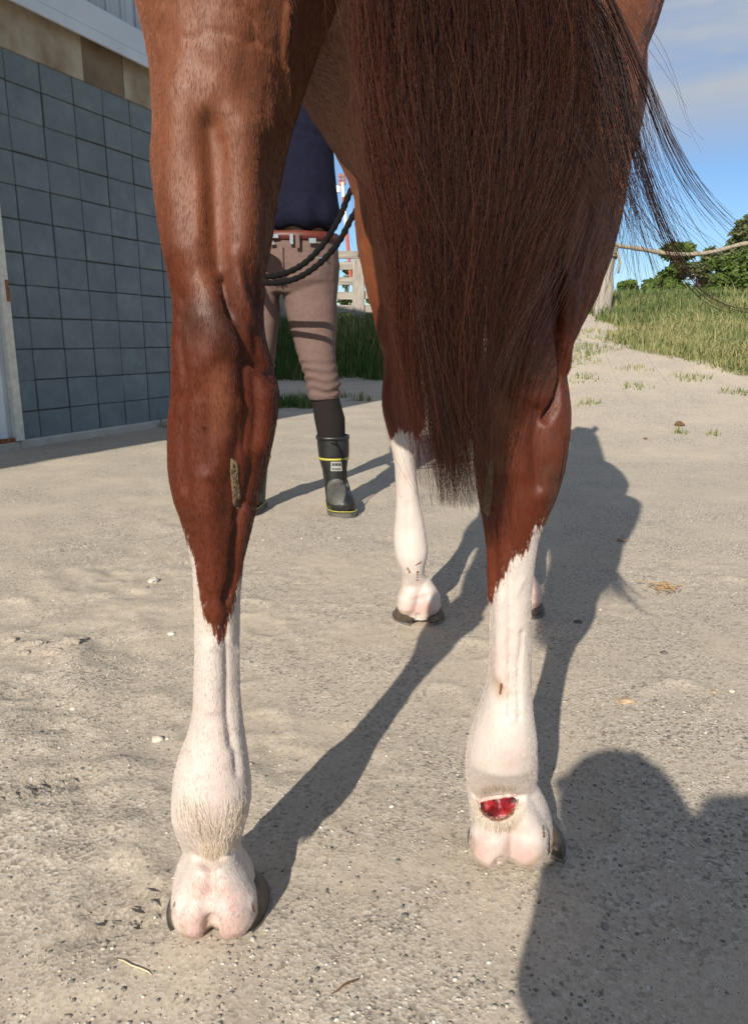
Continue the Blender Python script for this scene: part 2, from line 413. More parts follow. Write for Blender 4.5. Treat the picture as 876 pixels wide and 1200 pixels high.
def grassy(x, y):
    x = np.asarray(x, float); y = np.asarray(y, float)
    right = sstep(.7, 2.1, x-.03*(y-8))
    edge = 2.85 + .60*np.maximum(0, 7.9-y) - .10*np.maximum(0, y-9) + .16*np.sin(y*2.1) + .10*np.sin(y*5.1)
    gR = sstep(-.15, .25, x-edge)*sstep(5.0, 5.8, y)
    gR = np.maximum(gR, sstep(10.6, 11.6, y + .2*np.sin(3*x))*sstep(1.5, 2.5, x))
    gL = sstep(12.5, 12.9, y + .15*np.sin(x*4))
    far = sstep(16, 22, y)
    return np.clip(np.maximum(np.maximum(gL*(1-right), gR*right), far), 0, 1)
gme = mesh_from('ground', V, Fq, M['ground'], True)
set_attr(gme, 'grassy', grassy(P2[:, 0], P2[:, 1]))
ground = tag(obj('ground', gme), kind='structure')

# small stones lying loose (nobody could count them)
def stones(name, n, area, smin, smax, mat, seed, dens=None, sink=.35):
    r = np.random.default_rng(seed)
    bm = bmesh.new(); bmesh.ops.create_icosphere(bm, subdivisions=1, radius=1); base = np.array([v.co[:] for v in bm.verts]); bf = np.array([[v.index for v in f.verts] for f in bm.faces]); bm.free()
    px = r.uniform(area[0], area[1], n); py = area[2] + (area[3]-area[2])*r.random(n)**1.35
    keep = np.ones(n, bool)
    if dens is not None: keep = r.random(n) < dens(px, py)
    px, py = px[keep], py[keep]; n = len(px)
    s = smin*(smax/smin)**(r.random(n)**2.2)
    Sx = s*r.uniform(.7, 1.3, n); Sy = s*r.uniform(.7, 1.3, n); Sz = s*r.uniform(.3, .65, n)
    a = r.uniform(0, 2*PI, n); jit = 1+r.uniform(-.22, .22, (n, len(base), 1))
    B = base[None]*jit*np.stack([Sx, Sy, Sz], 1)[:, None, :]
    ca, sa = np.cos(a)[:, None], np.sin(a)[:, None]
    bx = B[:, :, 0]*ca-B[:, :, 1]*sa; by = B[:, :, 0]*sa+B[:, :, 1]*ca
    PP = np.c_[px, py]; gz = ground_h(px, py) + sstep(30, 6, np.hypot(px, py))*micro(PP)
    Vv = np.stack([bx+px[:, None], by+py[:, None], B[:, :, 2]+(gz+Sz*(1-2*sink)*.6)[:, None]], 2).reshape(-1, 3)
    Ff = (bf[None]+(np.arange(n)*len(base))[:, None, None]).reshape(-1, 3)
    me = mesh_from(name, Vv, Ff, mat, False)
    set_attr(me, 'tint', np.repeat(r.random(n), len(base)))
    return tag(obj(name, me), kind='stuff')
def stone_mat(name, stops):
    m, nt, b = newmat(name); a = attrc(nt, 'tint')
    c = ramp(nt, a.outputs['Fac'], stops); v = coords(nt)
    c = mixc(nt, math_(nt, 'MULTIPLY', noise(nt, v, 300, 3, .6), .5), c, (.36, .32, .26))
    nt.links.new(c, b.inputs['Base Color']); b.inputs['Roughness'].default_value = .8; return m
M['stone'] = stone_mat('mixed_grit', [(0, (.035, .04, .045)), (.22, (.10, .10, .10)), (.38, (.22, .19, .16)), (.6, (.40, .35, .28)), (.88, (.54, .49, .41)), (1, (.70, .67, .61))])
loose_d = lambda x, y: np.clip(.30 + 1.3*fbm(np.c_[x, y], 2.4, 2, 77) + .5*np.exp(-((x+.62+.18*(y-1.5))/.35)**2) + .35*(y < 1.3), .05, 1)
tag(stones('loose_grit', 70000, (-1.25, 1.3, .42, 3.0), .0008, .0030, M['stone'], 1, loose_d), 'fine loose sand grit and gravel scattered over the yard')
tag(stones('gravel', 2200, (-2.6, 3.0, .42, 5.5), .0022, .0060, M['stone'], 2, loose_d), 'small grey and tan gravel stones scattered on the sandy yard')

# ------------------------------------------------------------------ block building on the left
PHI = R(23.5); wv = Vector((math.sin(PHI), math.cos(PHI), 0)); nv = Vector((math.cos(PHI), -math.sin(PHI), 0))
B0 = Vector((-2.239, 4.968, 0)); zv = Vector((0, 0, 1))
def WP(t, off, z): return B0 + wv*t + nv*off + zv*z
Mw = Matrix((wv, nv, zv)).transposed()       # local x along wall, y outward, z up
shed = empty('block_shed', WP(0, 0, 0))
tag(shed, 'shed of grey concrete blocks in shade, with a plywood band and pale steel fascia', 'building')
def spart(name, boxes, mat, parent=shed, smooth=False, bev=0):
    mb = MB()
    for (t0, t1, o0, o1, z0, z1) in boxes:
        mb.box(wv*((t0+t1)/2) + nv*((o0+o1)/2) + zv*((z0+z1)/2), ((t1-t0)/2, (o1-o0)/2, (z1-z0)/2), Mw, bev)
    return mb.build(name, mat, parent, smooth)
TE = 2.62; TS = -9.0
# core walls (mortar-dark body the blocks are set into)
wall = spart('wall', [(-.17, TE, -.14, -.012, 0, 2.40), (TS, -1.9, -.14, -.012, 0, 2.40), (-1.9, -.17, -.14, -.02, 2.2, 2.40), (TE-.13, TE, -6.0, -.14, 0, 2.4), (TS, TS+.13, -6, -.14, 0, 2.4), (TS, TE, -6.13, -6.0, 0, 2.4)], M['mortar'])
# blocks: rows of 200 mm, columns of 274 mm, each its own object
blk = []
SW, SH = .2744, .200
for k in range(4):
    bm = bmesh.new(); bmesh.ops.create_cube(bm, size=2)
    for v in bm.verts: v.co = Vector((v.co.x*(SW/2-.0036), v.co.y*.014, v.co.z*(SH/2-.0028)))
    bmesh.ops.bevel(bm, geom=bm.edges[:], offset=.0045, segments=1, affect='EDGES')
    for v in bm.verts: v.co += Vector((random.uniform(-1, 1)*.0013, 0, random.uniform(-1, 1)*.0013))
    me = bpy.data.meshes.new('concrete_block'); bm.to_mesh(me); bm.free(); me.materials.append(M['block']); blk.append(me)
br = random.Random(5)
eulw = Mw.to_euler()
for i in range(-1, 10):
    for j in range(-5, 7):
        t = (i+.5)*SW; z = 1.429 - (j+.5)*SH
        if z > 2.40-.05: continue
        t0 = i*SW; t1 = t0+SW
        if t1 > TE+.001: t1 = TE
        if t0 < -.17: t0 = -.165
        sx = (t1-t0)/SW
        if sx < .3 and i > 0: continue
        o = bpy.data.objects.new('concrete_block', blk[br.randrange(4)]); COL.objects.link(o); o.parent = shed
        o.location = wv*((t0+t1)/2 + br.uniform(-.002, .002)) + nv*(-.010 + br.uniform(-.003, .001)) + zv*(z + br.uniform(-.002, .002))
        o.rotation_euler = (eulw.x, eulw.y, eulw.z + br.uniform(-.008, .008)); o.scale = (sx*br.uniform(.982, 1.010), 1, br.uniform(.980, 1.012))
# rest of the top course above 2.229 is cut blocks
for i in range(-1, 10):
    t0 = max(i*SW, -.165); t1 = min(t0+SW if i >= 0 else 0, TE)
    if t1 <= t0: continue
    o = bpy.data.objects.new('concrete_block', blk[i % 4]); COL.objects.link(o); o.parent = shed
    o.location = wv*((t0+t1)/2) + nv*-.010 + zv*2.313; o.rotation_euler = eulw; o.scale = ((t1-t0)/SW, 1, .82)
spart('footing', [(-.2, TE+.02, -.1, .035, -.1, .052), (TS, -.2, -.1, .035, -.1, .050)], M['concrete'], bev=.008)
pls = [(-9, -.6, 0), (-.595, .648, 0), (.653, 1.042, 1), (1.047, 1.9, 0), (1.905, TE, 0)]
for k, (a, b_, d) in enumerate(pls):
    spart('plywood_board', [(a, b_, -.13, .012+.003*(k % 2), 2.402, 2.70)], M['plywood_dark' if d else 'plywood'], bev=.002)
spart('fascia', [(TS-.1, TE+.1, .0, .12, 2.705, 2.86), (TS-.1, TE+.1, .10, .124, 2.635, 2.705)], M['fascia'], bev=.004)
mb = MB()
for i in range(int((TE-TS)/.15)):
    t = TS+i*.15
    mb.box(wv*(t+.075)+nv*(-.02)+zv*3.98, (.0735, .05, 1.115), Mw)
    mb.box(wv*(t+.15)+nv*(.036)+zv*3.98, (.012, .007, 1.11), Mw)
cl = mb.build('cladding', M['cladding'], shed)
spart('roof', [(TS-.3, TE+.02, -6.3, .06, 5.10, 5.22)], M['steel_sheet'], bev=.01)
spart('back_cladding', [(TE-.12, TE-.02, -6.1, -.08, 2.4, 5.1), (TS, TS+.1, -6.1, -.08, 2.4, 5.1), (TS, TE, -6.1, -6.0, 2.4, 5.1)], M['cladding'])
aw = spart('awning', [(TS-.3, 1.2, .04, .98, 3.42, 3.47)], M['steel_sheet'], bev=.006)
spart('awning_brace', [(-.5, -.46, .05, .95, 3.36, 3.42)], M['steel_sheet'], aw)
# sliding door of corrugated sheet, with chipped white post
door = empty('sliding_door', (0, 0, 0)); door.parent = shed
mb = MB(); n = 120; ta, tb = -1.85, -.235; prof = []
for i in range(n):
    t = ta+(tb-ta)*i/(n-1); prof.append((t, .012+.007*math.sin(i*2*PI/6)))
for i in range(n-1):
    a, b_ = prof[i], prof[i+1]
    mb.add([wv*a[0]+nv*a[1]+zv*.06, wv*b_[0]+nv*b_[1]+zv*.06, wv*b_[0]+nv*b_[1]+zv*2.2, wv*a[0]+nv*a[1]+zv*2.2], [(0, 1, 2, 3)])
mb.box(wv*((ta+tb)/2)+nv*(-.02)+zv*1.13, ((tb-ta)/2, .012, 1.07), Mw)
mb.build('corrugated_sheet', M['steel_sheet'], door, True)
spart('bottom_rail', [(ta, tb, -.03, .03, .045, .075)], M['rust'], door)
post = spart('door_post', [(-.233, -.172, -.05, .05, .053, 2.4)], M['oldpaint'], bev=.004)
spart('rust_hinge', [(-.20, -.178, .05, .054, .92, 1.05)], M['rust'], bev=.001)

# ------------------------------------------------------------------ foliage helpers
def leaf_cloud(centers, radii, n, size, seed, flat=1.0):
    "n two-triangle leaves spread through the given ellipsoids, denser to the outside"
    r = np.random.default_rng(seed); c = np.array(centers, float); rd = np.array(radii, float)
    wgt = rd.prod(1)**(2/3.); k = r.choice(len(c), n, p=wgt/wgt.sum())
    d = r.normal(size=(n, 3)); d /= np.linalg.norm(d, axis=1)[:, None]
    rr = r.random(n)**.35; P = c[k]+d*rd[k]*rr[:, None]*(1+.25*fbm(c[k]+d*3, 1.3, 2, seed)[:, None])
    a = r.normal(size=(n, 3)); a[:, 2] = a[:, 2]*.6-.2; a /= np.linalg.norm(a, axis=1)[:, None]
    b = np.cross(a, d+r.normal(size=(n, 3))*.7); b /= np.linalg.norm(b, axis=1)[:, None]+1e-9
    s = size*r.uniform(.6, 1.4, n)[:, None]
    Vv = np.stack([P-a*s, P+b*s*.45, P+a*s, P-b*s*.45], 1).reshape(-1, 3)
    return Vv, np.arange(n*4).reshape(n, 4), np.repeat(np.clip(r.normal(.45, .22, n)+.15*fbm(P, 1.2, 2, seed+3), 0, 1), 4)
def tree(name, label, cat, base, h, blobs, n, leaf, seed, mat='leaf', group=None, tr=.12):
    root = empty(name, base); tag(root, label, cat, group)
    mb = MB(); r = random.Random(seed)
    mb.tube([(0, 0, -.3), (r.uniform(-.1, .1)*h*.2, 0, h*.35), (r.uniform(-.1, .1)*h*.3, .05, h*.8)], [tr, tr*.7, tr*.2], 8)
    for c, rd in blobs[:9]:
        mb.tube([(0, 0, h*.2), (c[0]*.5, c[1]*.5, c[2]*.7), (c[0], c[1], c[2])], [tr*.45, tr*.3, tr*.08], 6)
    mb.build('trunk', M['bark'], root, True)
    Vv, Ff, t = leaf_cloud([b_[0] for b_ in blobs], [b_[1] for b_ in blobs], n, leaf, seed)
    me = mesh_from('crown', Vv, Ff, M[mat]); set_attr(me, 'tint', t); obj('crown', me, root)
    return root
def blobs(r, n, w, d, z0, z1, s):
    out = []
    for i in range(n):
        z = r.uniform(z0, z1); f = math.sqrt(max(.1, 1-((z-(z0+z1)/2)/((z1-z0)*.62))**2))
        out.append(((r.uniform(-w, w)*f, r.uniform(-d, d)*f, z), (s*r.uniform(.7, 1.3), s*r.uniform(.7, 1.3), s*r.uniform(.6, 1.1))))
    return out
def W0(px, py, Y):
    p = at(px, py, Y); return p
rt = random.Random(3)
YT = 24.0
def bush(pxl, pxr, pyt, Y, label, seed, n=5200, leaf=.11, mat='leaf', name='round_tree', cat='tree', nb=16, sz=None):
    a = at(pxl, pyt, Y); b_ = at(pxr, pyt, Y); w = (b_.x-a.x)/2; cx = (a.x+b_.x)/2
    g0 = float(ground_h([cx], [Y])[0]); h = a.z-g0; r = random.Random(seed); s = sz or w*.42
    bl = blobs(r, nb, w-s*.75, w*.6, max(.25*h, .5), h-s*.7, s)
    return tree(name, label, cat, (cx, Y, g0), h, bl, n, leaf, seed, mat)
bush(757, 818, 285, 24, 'round dark green tree against the sky, left of the other trees beyond the fence', 11, 7000)
bush(800, 856, 291, 29, 'grey green scrubby tree behind the round dark tree beyond the fence', 12, 5200, .10, 'leaf2')
bush(822, 872, 300, 22.5, 'bright yellow green low shrub between the two groups of trees beyond the fence', 13, 4200, .10, 'leaf', 'shrub', 'shrub')
bush(850, 935, 248, 26, 'tall feathery green tree at the right edge, rising over the rope rail', 14, 9000, .12, 'leaf2', nb=22, sz=.55)
bush(866, 960, 278, 20, 'dense dark conifer-like tree at the right edge, in front of the feathery tree', 15, 8000, .10, 'leaf', nb=22, sz=.6)
bush(722, 748, 322, 27, 'small low bush just right of the fence post', 16, 1500, .09, 'leaf', 'bush', 'bush', 7)
bush(940, 1060, 250, 30, 'broad green tree just beyond the right edge, behind the others', 17, 6000, .16, 'leaf', nb=20)
bush(392, 418, 290, 44, 'small distant tree seen above the plank fence beside the mast', 18, 1500, .14, 'leaf2', nb=7)
bush(424, 470, 296, 40, 'distant hedge-like tree hidden mostly by the horse, behind the plank fence', 19, 2500, .16, 'leaf', nb=9)

# grass
def grass_mesh(name, x, y, hgt, r, label, dry=.35, wid=.004, lean=.45):
    n = len(x); z = ground_h(x, y) + sstep(30, 6, np.hypot(x, y))*micro(np.c_[x, y]) - .005
    a = r.uniform(0, 2*PI, n); ln = r.random(n)*lean*hgt; b = r.uniform(0, 2*PI, n)
    wx = np.cos(b)*wid*(.6+.22*y); wy = np.sin(b)*wid*(.6+.25*y)*.3
    dx = np.cos(a)*ln; dy = np.sin(a)*ln
    p0 = np.stack([x-wx, y-wy, z], 1); p1 = np.stack([x+wx, y+wy, z], 1)
    p2 = np.stack([x+dx*.35+wx*.7, y+dy*.35+wy*.7, z+hgt*.6], 1); p3 = np.stack([x+dx*.35-wx*.7, y+dy*.35-wy*.7, z+hgt*.6], 1)
    p4 = np.stack([x+dx, y+dy, z+hgt*np.sqrt(np.clip(1-(ln/hgt)**2*.7, .12, 1))], 1)
    Vv = np.stack([p0, p1, p2, p3, p4], 1).reshape(-1, 3); base = (np.arange(n)*5)[:, None]
    F4 = base + np.array([[0, 1, 2, 3]]); F3 = base + np.array([[3, 2, 4]])
    F = np.vstack([np.c_[F4[:, 0], F4[:, 1], F4[:, 2]], np.c_[F4[:, 0], F4[:, 2], F4[:, 3]], F3])
    me = mesh_from(name, Vv, F, M['grass'])
    t = np.clip(r.normal(dry, .26, n) + .75*fbm(np.c_[x, y], .8, 3, 9), 0, 1)
    set_attr(me, 'tint', np.repeat(t, 5))
    return tag(obj(name, me), label, 'grass', kind='stuff')
r1 = np.random.default_rng(21)
n = 260000; yy = 5.6+12.0*r1.random(n)**1.1; xx = 1.6+ r1.random(n)*(1.2+.50*yy)
pr = grassy(xx, yy)*(.35+.65*sstep(-.3, .1, fbm(np.c_[xx, yy], 1.6, 3, 4))); k = (r1.random(n) < pr)
grass_mesh('meadow_grass', xx[k], yy[k], .035+.13*r1.random(k.sum())**1.6*(1+.4*(yy[k] > 9.5))*(1+.8*(r1.random(k.sum()) < .03)), r1, 'green and straw coloured rough grass on the bank to the right', .36, .0028, 1.1)
n = 42000; xx = r1.uniform(-5.5, 3.4, n); yy = r1.uniform(12.6, 16.2, n); k = (r1.random(n) < grassy(xx, yy)) & (xx < 2.9)
grass_mesh('bank_grass', xx[k], yy[k], .12+.26*r1.random(k.sum()), r1, 'tall dark green grass on the shaded bank below the plank fence', .08)
def tufts(spots, label, name, hg=.07, cnt=90, dry=.3):
    xs, ys, hs = [], [], []
    for (x, y, rad, m) in spots:
        q = int(cnt*m); a = r1.uniform(0, 2*PI, q); d = rad*np.sqrt(r1.random(q))
        xs.append(x+np.cos(a)*d*1.3*(1+.4*np.sin(a*3+x*9))); ys.append(y+np.sin(a)*d); hs.append(hg*(.4+r1.random(q))*(1.2-.6*d/rad))
    return grass_mesh(name, np.concatenate(xs), np.concatenate(ys), np.concatenate(hs), r1, label, dry, .0022)
sp = []
for px, py, rad, m in ((332, 477, .16, 3), (346, 474, .22, 4), (362, 478, .14, 2.5), (392, 466, .12, 1), (424, 470, .10, .6)):
    g_ = gr(px, py); sp.append((g_.x, g_.y, rad, m))
tufts(sp, 'green weed tufts growing on the yard behind the handler, at the edge of the shade', 'weed_tuft', .13)
sp = [(-1.62+.3987*t*.9, 6.0+.9*t, .08, .8) for t in (0, .5, .9, 1.2)]
tufts(sp, 'small weeds along the foot of the block wall', 'wall_weed', .10)
sp = []
for (x, y, rad, m) in ((1.95, 7.6, .3, 3), (2.25, 8.0, .25, 2.5), (2.5, 7.2, .12, .8), (2.3, 6.6, .10, .6), (2.55, 8.7, .3, 2.5), (2.9, 6.9, .14, 1.2), (3.1, 6.4, .12, 1), (1.55, 7.3, .22, 2.2), (1.75, 7.9, .3, 3), (1.9, 6.9, .15, .8), (1.5, 6.3, .10, .5), (1.75, 6.1, .08, .6), (2.3, 5.0, .05, .4), (2.1, 5.05, .04, .3), (2.75, 4.6, .05, .5), (2.0, 8.6, .3, 2.5), (1.45, 8.3, .2, 1.4)):
    sp.append((x, y, rad, m))
tufts(sp, 'low green weeds growing in patches on the sandy ramp at right', 'path_weed', .06)

# ------------------------------------------------------------------ fences, mast
lf = empty('plank_fence', (0, 14.5, 0)); tag(lf, 'grey weathered plank fence on the grass bank behind the handler', 'fence')
def lz(x, y): return float(ground_h([x], [y])[0])
for px in (330, 420, 510, 600):
    p = at(px, 330, 14.6); g0 = lz(p.x, 14.6); mb = MB(); mb.box((p.x, .0, g0+.56), (.115, .06, .72), None, .015)
    mb.build('post', M['wood'], lf)
fr = random.Random(8)
for k, py in enumerate((298, 312, 329, 346, 362)):
    for (pa, pb) in ((328, 421), (419, 512), (508, 602)):
        a = at(pa, py+fr.uniform(-1, 1), 14.5); b_ = at(pb, py+fr.uniform(-1, 1), 14.5); mb = MB()
        an = math.atan2(b_.z-a.z, b_.x-a.x)
        mb.box(((a.x+b_.x)/2, 0.015*(k % 2), (a.z+b_.z)/2), ((b_.x-a.x)/2, .02, .07), Matrix.Rotation(-an, 3, 'Y'), .006)
        mb.build('plank', M['woodh'], lf)
pf = empty('post_and_rope_fence', (0, 10, 0)); tag(pf, 'weathered wooden post with a rope rail tied round its top, on the grassy bank', 'fence')
pts = []
for px in (711, 1010):
    p = at(px, 281, 10); g0 = lz(p.x, 10); mb = MB(); Q = []
    for i in range(9):
        f = i/8.0; z = g0-.2+(p.z-g0+.2)*f
        Q.append(ellring(p.x+.01*math.sin(i*2.1), 0, z, .115-.012*f, .10, 14, .8))
    for q in range(14): Q[-1][q] = (Q[-1][q][0], Q[-1][q][1], Q[-1][q][2]+.03*math.sin(q*1.7))
    mb.rings(Q); mb.build('post', M['wood'], pf, False); pts.append(p)
a = Vector((pts[0].x+.1, -.02, pts[0].z-.09)); b_ = Vector((pts[1].x-.1, -.02, pts[1].z-.05))
P = [at(x, y, 9.98) for x, y in ((716, 287), (745, 291), (790, 298), (830, 296), (870, 286), (940, 283), (1005, 288))]
MB().tube(spline([(p.x, -.02, p.z) for p in P], 40), [.027+.004*math.sin(i*1.9) for i in range(40)], 8).build('rope_rail', M['cord'], pf, True)
mb = MB()
for i in range(5):
    z = pts[0].z-.07-.035*i
    mb.tube([(pts[0].x+.125*math.cos(q), .115*math.sin(q), z+.012*math.sin(2*q+i)) for q in np.linspace(0, 2*PI, 20)], .02, 6)
mb.tube([(pts[0].x+.11, -.08, pts[0].z-.15), (pts[0].x+.15, -.12, pts[0].z-.3), (pts[0].x+.13, -.12, pts[0].z-.42)], .014, 6)
mb.build('rope_knot', M['cord'], pf, True)

mast = empty('warning_mast', (0, 0, 0)); tag(mast, 'thin red and white mast with lamps on top, seen between handler and horse', 'mast')
YM = 38.0; mt = at(401, 214, YM); mbm = at(411, 330, YM)
redp = simple('red_paint', (.42, .09, .05), .6, .1, 5, 0); whp = simple('white_paint', (.75, .74, .72), .6, .05, 5, 0)
for k in range(7):
    f0, f1 = k/7., (k+1)/7.
    a = mbm.lerp(mt, f0); b_ = mbm.lerp(mt, f1)
    o = MB().tube([a, b_], [.085, .085], 8).build('mast_section', redp if k not in (4, 6) else whp, mast)
hd = MB()
for i, dz in enumerate((-.25, .15, .5)):
    hd.tube([mt+Vector((-.22, 0, dz)), mt+Vector((-.22, 0, dz+.3))], [.18, .14], 10); hd.tube([mt+Vector((.2, 0, dz+.05)), mt+Vector((.2, 0, dz+.28))], [.13, .12], 8)
hd.V = [tuple(mt+(Vector(v)-mt)*.5) for v in hd.V]
hd.box(mt+Vector((0, 0, .05)), (.17, .04, .03)); hd.box(mt+Vector((0, 0, .27)), (.15, .04, .03))
hd.build('lamp_head', simple('lamp_dark', (.30, .10, .07), .5, .2, 6, 0), mast)
MB().tube([mt+Vector((-.22, 0, -.45)), mt+Vector((-.22, 0, -.15))], [.13, .13], 10).build('white_box', whp, mast)

# ------------------------------------------------------------------ organic surfaces: closed shapes fused into one skin
def fuse(name, mb, voxel, smooth_it=4, fac=.5):
    bm = bmesh.new(); vs = [bm.verts.new(v) for v in mb.V]
    for f in mb.F:
        try: bm.faces.new([vs[i] for i in f])
        except ValueError: pass
    bmesh.ops.recalc_face_normals(bm, faces=bm.faces)
    me = bpy.data.meshes.new(name); bm.to_mesh(me); bm.free()
    o = bpy.data.objects.new(name, me); COL.objects.link(o)
    m = o.modifiers.new('r', 'REMESH'); m.mode = 'VOXEL'; m.voxel_size = voxel; m.use_smooth_shade = True
    if smooth_it:
        s = o.modifiers.new('s', 'SMOOTH'); s.factor = fac; s.iterations = smooth_it
    dg = bpy.context.evaluated_depsgraph_get(); dg.update()
    out = bpy.data.meshes.new_from_object(o.evaluated_get(dg)); out.name = name
    bpy.data.objects.remove(o); bpy.data.meshes.remove(me)
    return out
def verts_of(me):
    a = np.empty(len(me.vertices)*3, np.float32); me.vertices.foreach_get('co', a); return a.reshape(-1, 3).astype(np.float64)
def normals_of(me):
    a = np.empty(len(me.vertices)*3, np.float32); me.vertices.foreach_get('normal', a); return a.reshape(-1, 3).astype(np.float64)
def ball(mb, c, r, n=16, m=10):
    c = Vector(c); rg = []
    for i in range(m+1):
        a = PI*(i+.5)/(m+1); rg.append([(c.x+r[0]*math.sin(a)*math.cos(2*PI*j/n), c.y+r[1]*math.sin(a)*math.sin(2*PI*j/n), c.z-r[2]*math.cos(a)) for j in range(n)])
    return mb.rings(rg)
def oval_tube(mb, pts, radii, n=20, up=(0, 1, 0)):
    "loft of ovals square to the path; radii are (sideways, along up)"
    pts = [Vector(p) for p in pts]; m = len(pts); rg = []; U = Vector(up)
    for i, p in enumerate(pts):
        t = (pts[min(i+1, m-1)]-pts[max(i-1, 0)]).normalized()
        w = (U-t*U.dot(t)).normalized(); u = w.cross(t)
        rg.append([p+u*(math.cos(2*PI*j/n)*radii[i][0])+w*(math.sin(2*PI*j/n)*radii[i][1]) for j in range(n)])
    return mb.rings(rg)

# ------------------------------------------------------------------ the horse
# leg outlines in the photograph (row, left, right), read off and turned into widths in metres at the leg's own distance
HL = [(-420, 95, 450), (-240, 112, 448), (-100, 137, 420), (0, 164, 392), (40, 173, 376), (75, 181, 364), (95, 183, 357), (150, 184.5, 341), (200, 183.5, 330), (240, 185, 324), (280, 191, 318), (320, 200, 311),
      (350, 206, 309), (370, 206, 309), (395, 204, 311), (420, 205, 316), (440, 206, 321), (461, 204, 326), (486, 201, 324.5), (520, 199.5, 319), (550, 200.5, 311), (581, 206, 304), (600, 213.5, 299), (626, 220.5, 293),
      (660, 227.5, 284), (700, 229, 281), (750, 229.5, 280), (800, 228.5, 280), (830, 227, 282), (851, 223, 284), (875, 213, 288), (900, 206, 291.5), (925, 203, 294), (945, 202.5, 293), (960, 204, 289), (973, 208.5, 285.5), (990, 216, 282), (1003, 221, 283), (1020, 218, 289), (1035, 213.5, 295), (1060, 208, 300)]
HR = [(-420, 500, 835), (-240, 520, 812), (-100, 545, 789), (0, 562, 768), (30, 566, 761), (60, 570, 751), (90, 574, 740), (120, 578, 736), (150, 582, 735), (200, 588, 732), (240, 590, 727), (280, 588, 720), (310, 586, 713), (340, 582, 701), (360, 580, 691),
      (380, 577, 680), (400, 573, 669), (420, 568, 662), (440, 563, 660), (460, 560, 663), (480, 557, 665.5), (500, 556, 665.5), (520, 556, 663.5), (550, 556, 659), (580, 559.5, 650), (600, 563.5, 641), (630, 569, 630), (660, 572, 625), (690, 573, 622), (720, 574, 621),
      (780, 573, 621), (800, 571, 621.5), (820, 566, 622.5), (835, 560, 624.5), (850, 554.5, 626.5), (875, 546.5, 628.5), (895, 545, 629.5), (915, 546, 628.5), (930, 547.5, 625), (950, 551, 626), (965, 552, 632), (980, 550, 637), (1000, 548, 642)]
FL = [(-60, 372, 545), (60, 378, 530), (143, 388, 520), (180, 392.5, 512), (212, 407.5, 504), (232, 416, 499), (262, 415.5, 493), (300, 420, 489), (350, 431, 486), (390, 442, 486), (420, 449.5, 487.5), (436, 450, 489), (450, 448, 494),
      (466, 446.5, 498), (480, 447.5, 498), (499, 452, 496), (518, 457, 488), (545, 462, 487), (570, 463.5, 489), (590, 463.5, 492), (610, 462, 496.5), (631, 460.5, 499.5), (644, 461.5, 501.5), (655, 463.5, 500), (664, 467.5, 497), (672, 470.5, 497), (685, 470, 503), (702, 466, 511), (716, 463, 516)]
# side profiles: height, y of the back of the leg, half depth
PL = [(.028, .752, .040), (.06, .750, .034), (.10, .742, .032), (.13, .722, .035), (.16, .700, .043), (.19, .696, .045), (.22, .703, .042), (.26, .716, .035), (.30, .722, .032), (.40, .721, .032), (.45, .716, .038), (.50, .708, .052), (.55, .703, .062), (.60, .699, .066),
      (.64, .694, .063), (.68, .690, .055), (.71, .692, .052), (.76, .700, .056), (.82, .704, .070), (.90, .702, .095), (1.0, .695, .13), (1.1, .685, .165), (1.25, .670, .20), (1.36, .69, .19)]
DY_R = .112
def legloft(mb, outline, prof, dy=0.0, z0=None, step=.012, n=30, p=1.0, foot=0.0):
    A = np.array(outline, float); Pf = np.array(prof, float); rings = []
    z = Pf[0, 0] if z0 is None else z0
    while z <= Pf[-1, 0]:
        bk = np.interp(z, Pf[:, 0], Pf[:, 1])+dy; ry = np.interp(z, Pf[:, 0], Pf[:, 2]); yc = bk+ry
        _, py = to_px(0, yc, z); xl = np.interp(py, A[:, 0], A[:, 1]); xr = np.interp(py, A[:, 0], A[:, 2])
        a = at(xl, py, yc); b_ = at(xr, py, yc)
        rings.append(ellring((a.x+b_.x)/2, yc, z, (b_.x-a.x)/2, ry, n, p)); z += step
    mb.rings(rings); return rings
hb = MB()
legloft(hb, HL, PL, 0, p=.93); legloft(hb, HR, PL, DY_R, p=.93)
PFr = [(.028, 1.735, .034), (.06, 1.725, .030), (.10, 1.712, .030), (.14, 1.694, .036), (.17, 1.690, .038), (.20, 1.695, .035), (.24, 1.705, .028), (.36, 1.708, .028), (.40, 1.700, .036), (.44, 1.694, .043), (.48, 1.694, .044),
       (.53, 1.702, .044), (.60, 1.705, .050), (.70, 1.70, .062), (.80, 1.69, .080), (.88, 1.67, .10), (1.0, 1.66, .14), (1.15, 1.66, .18), (1.3, 1.70, .2)]
legloft(hb, FL, PFr, 0, p=.95)
FR = [(a, b_+124, c+119.5) for a, b_, c in FL]
SHX, SHY = .262, .05
nb = len(hb.V)
tmp = MB(); legloft(tmp, FL, PFr, 0, p=.95); hb.add([(v[0]+SHX, v[1]+SHY, v[2]) for v in tmp.V], tmp.F)
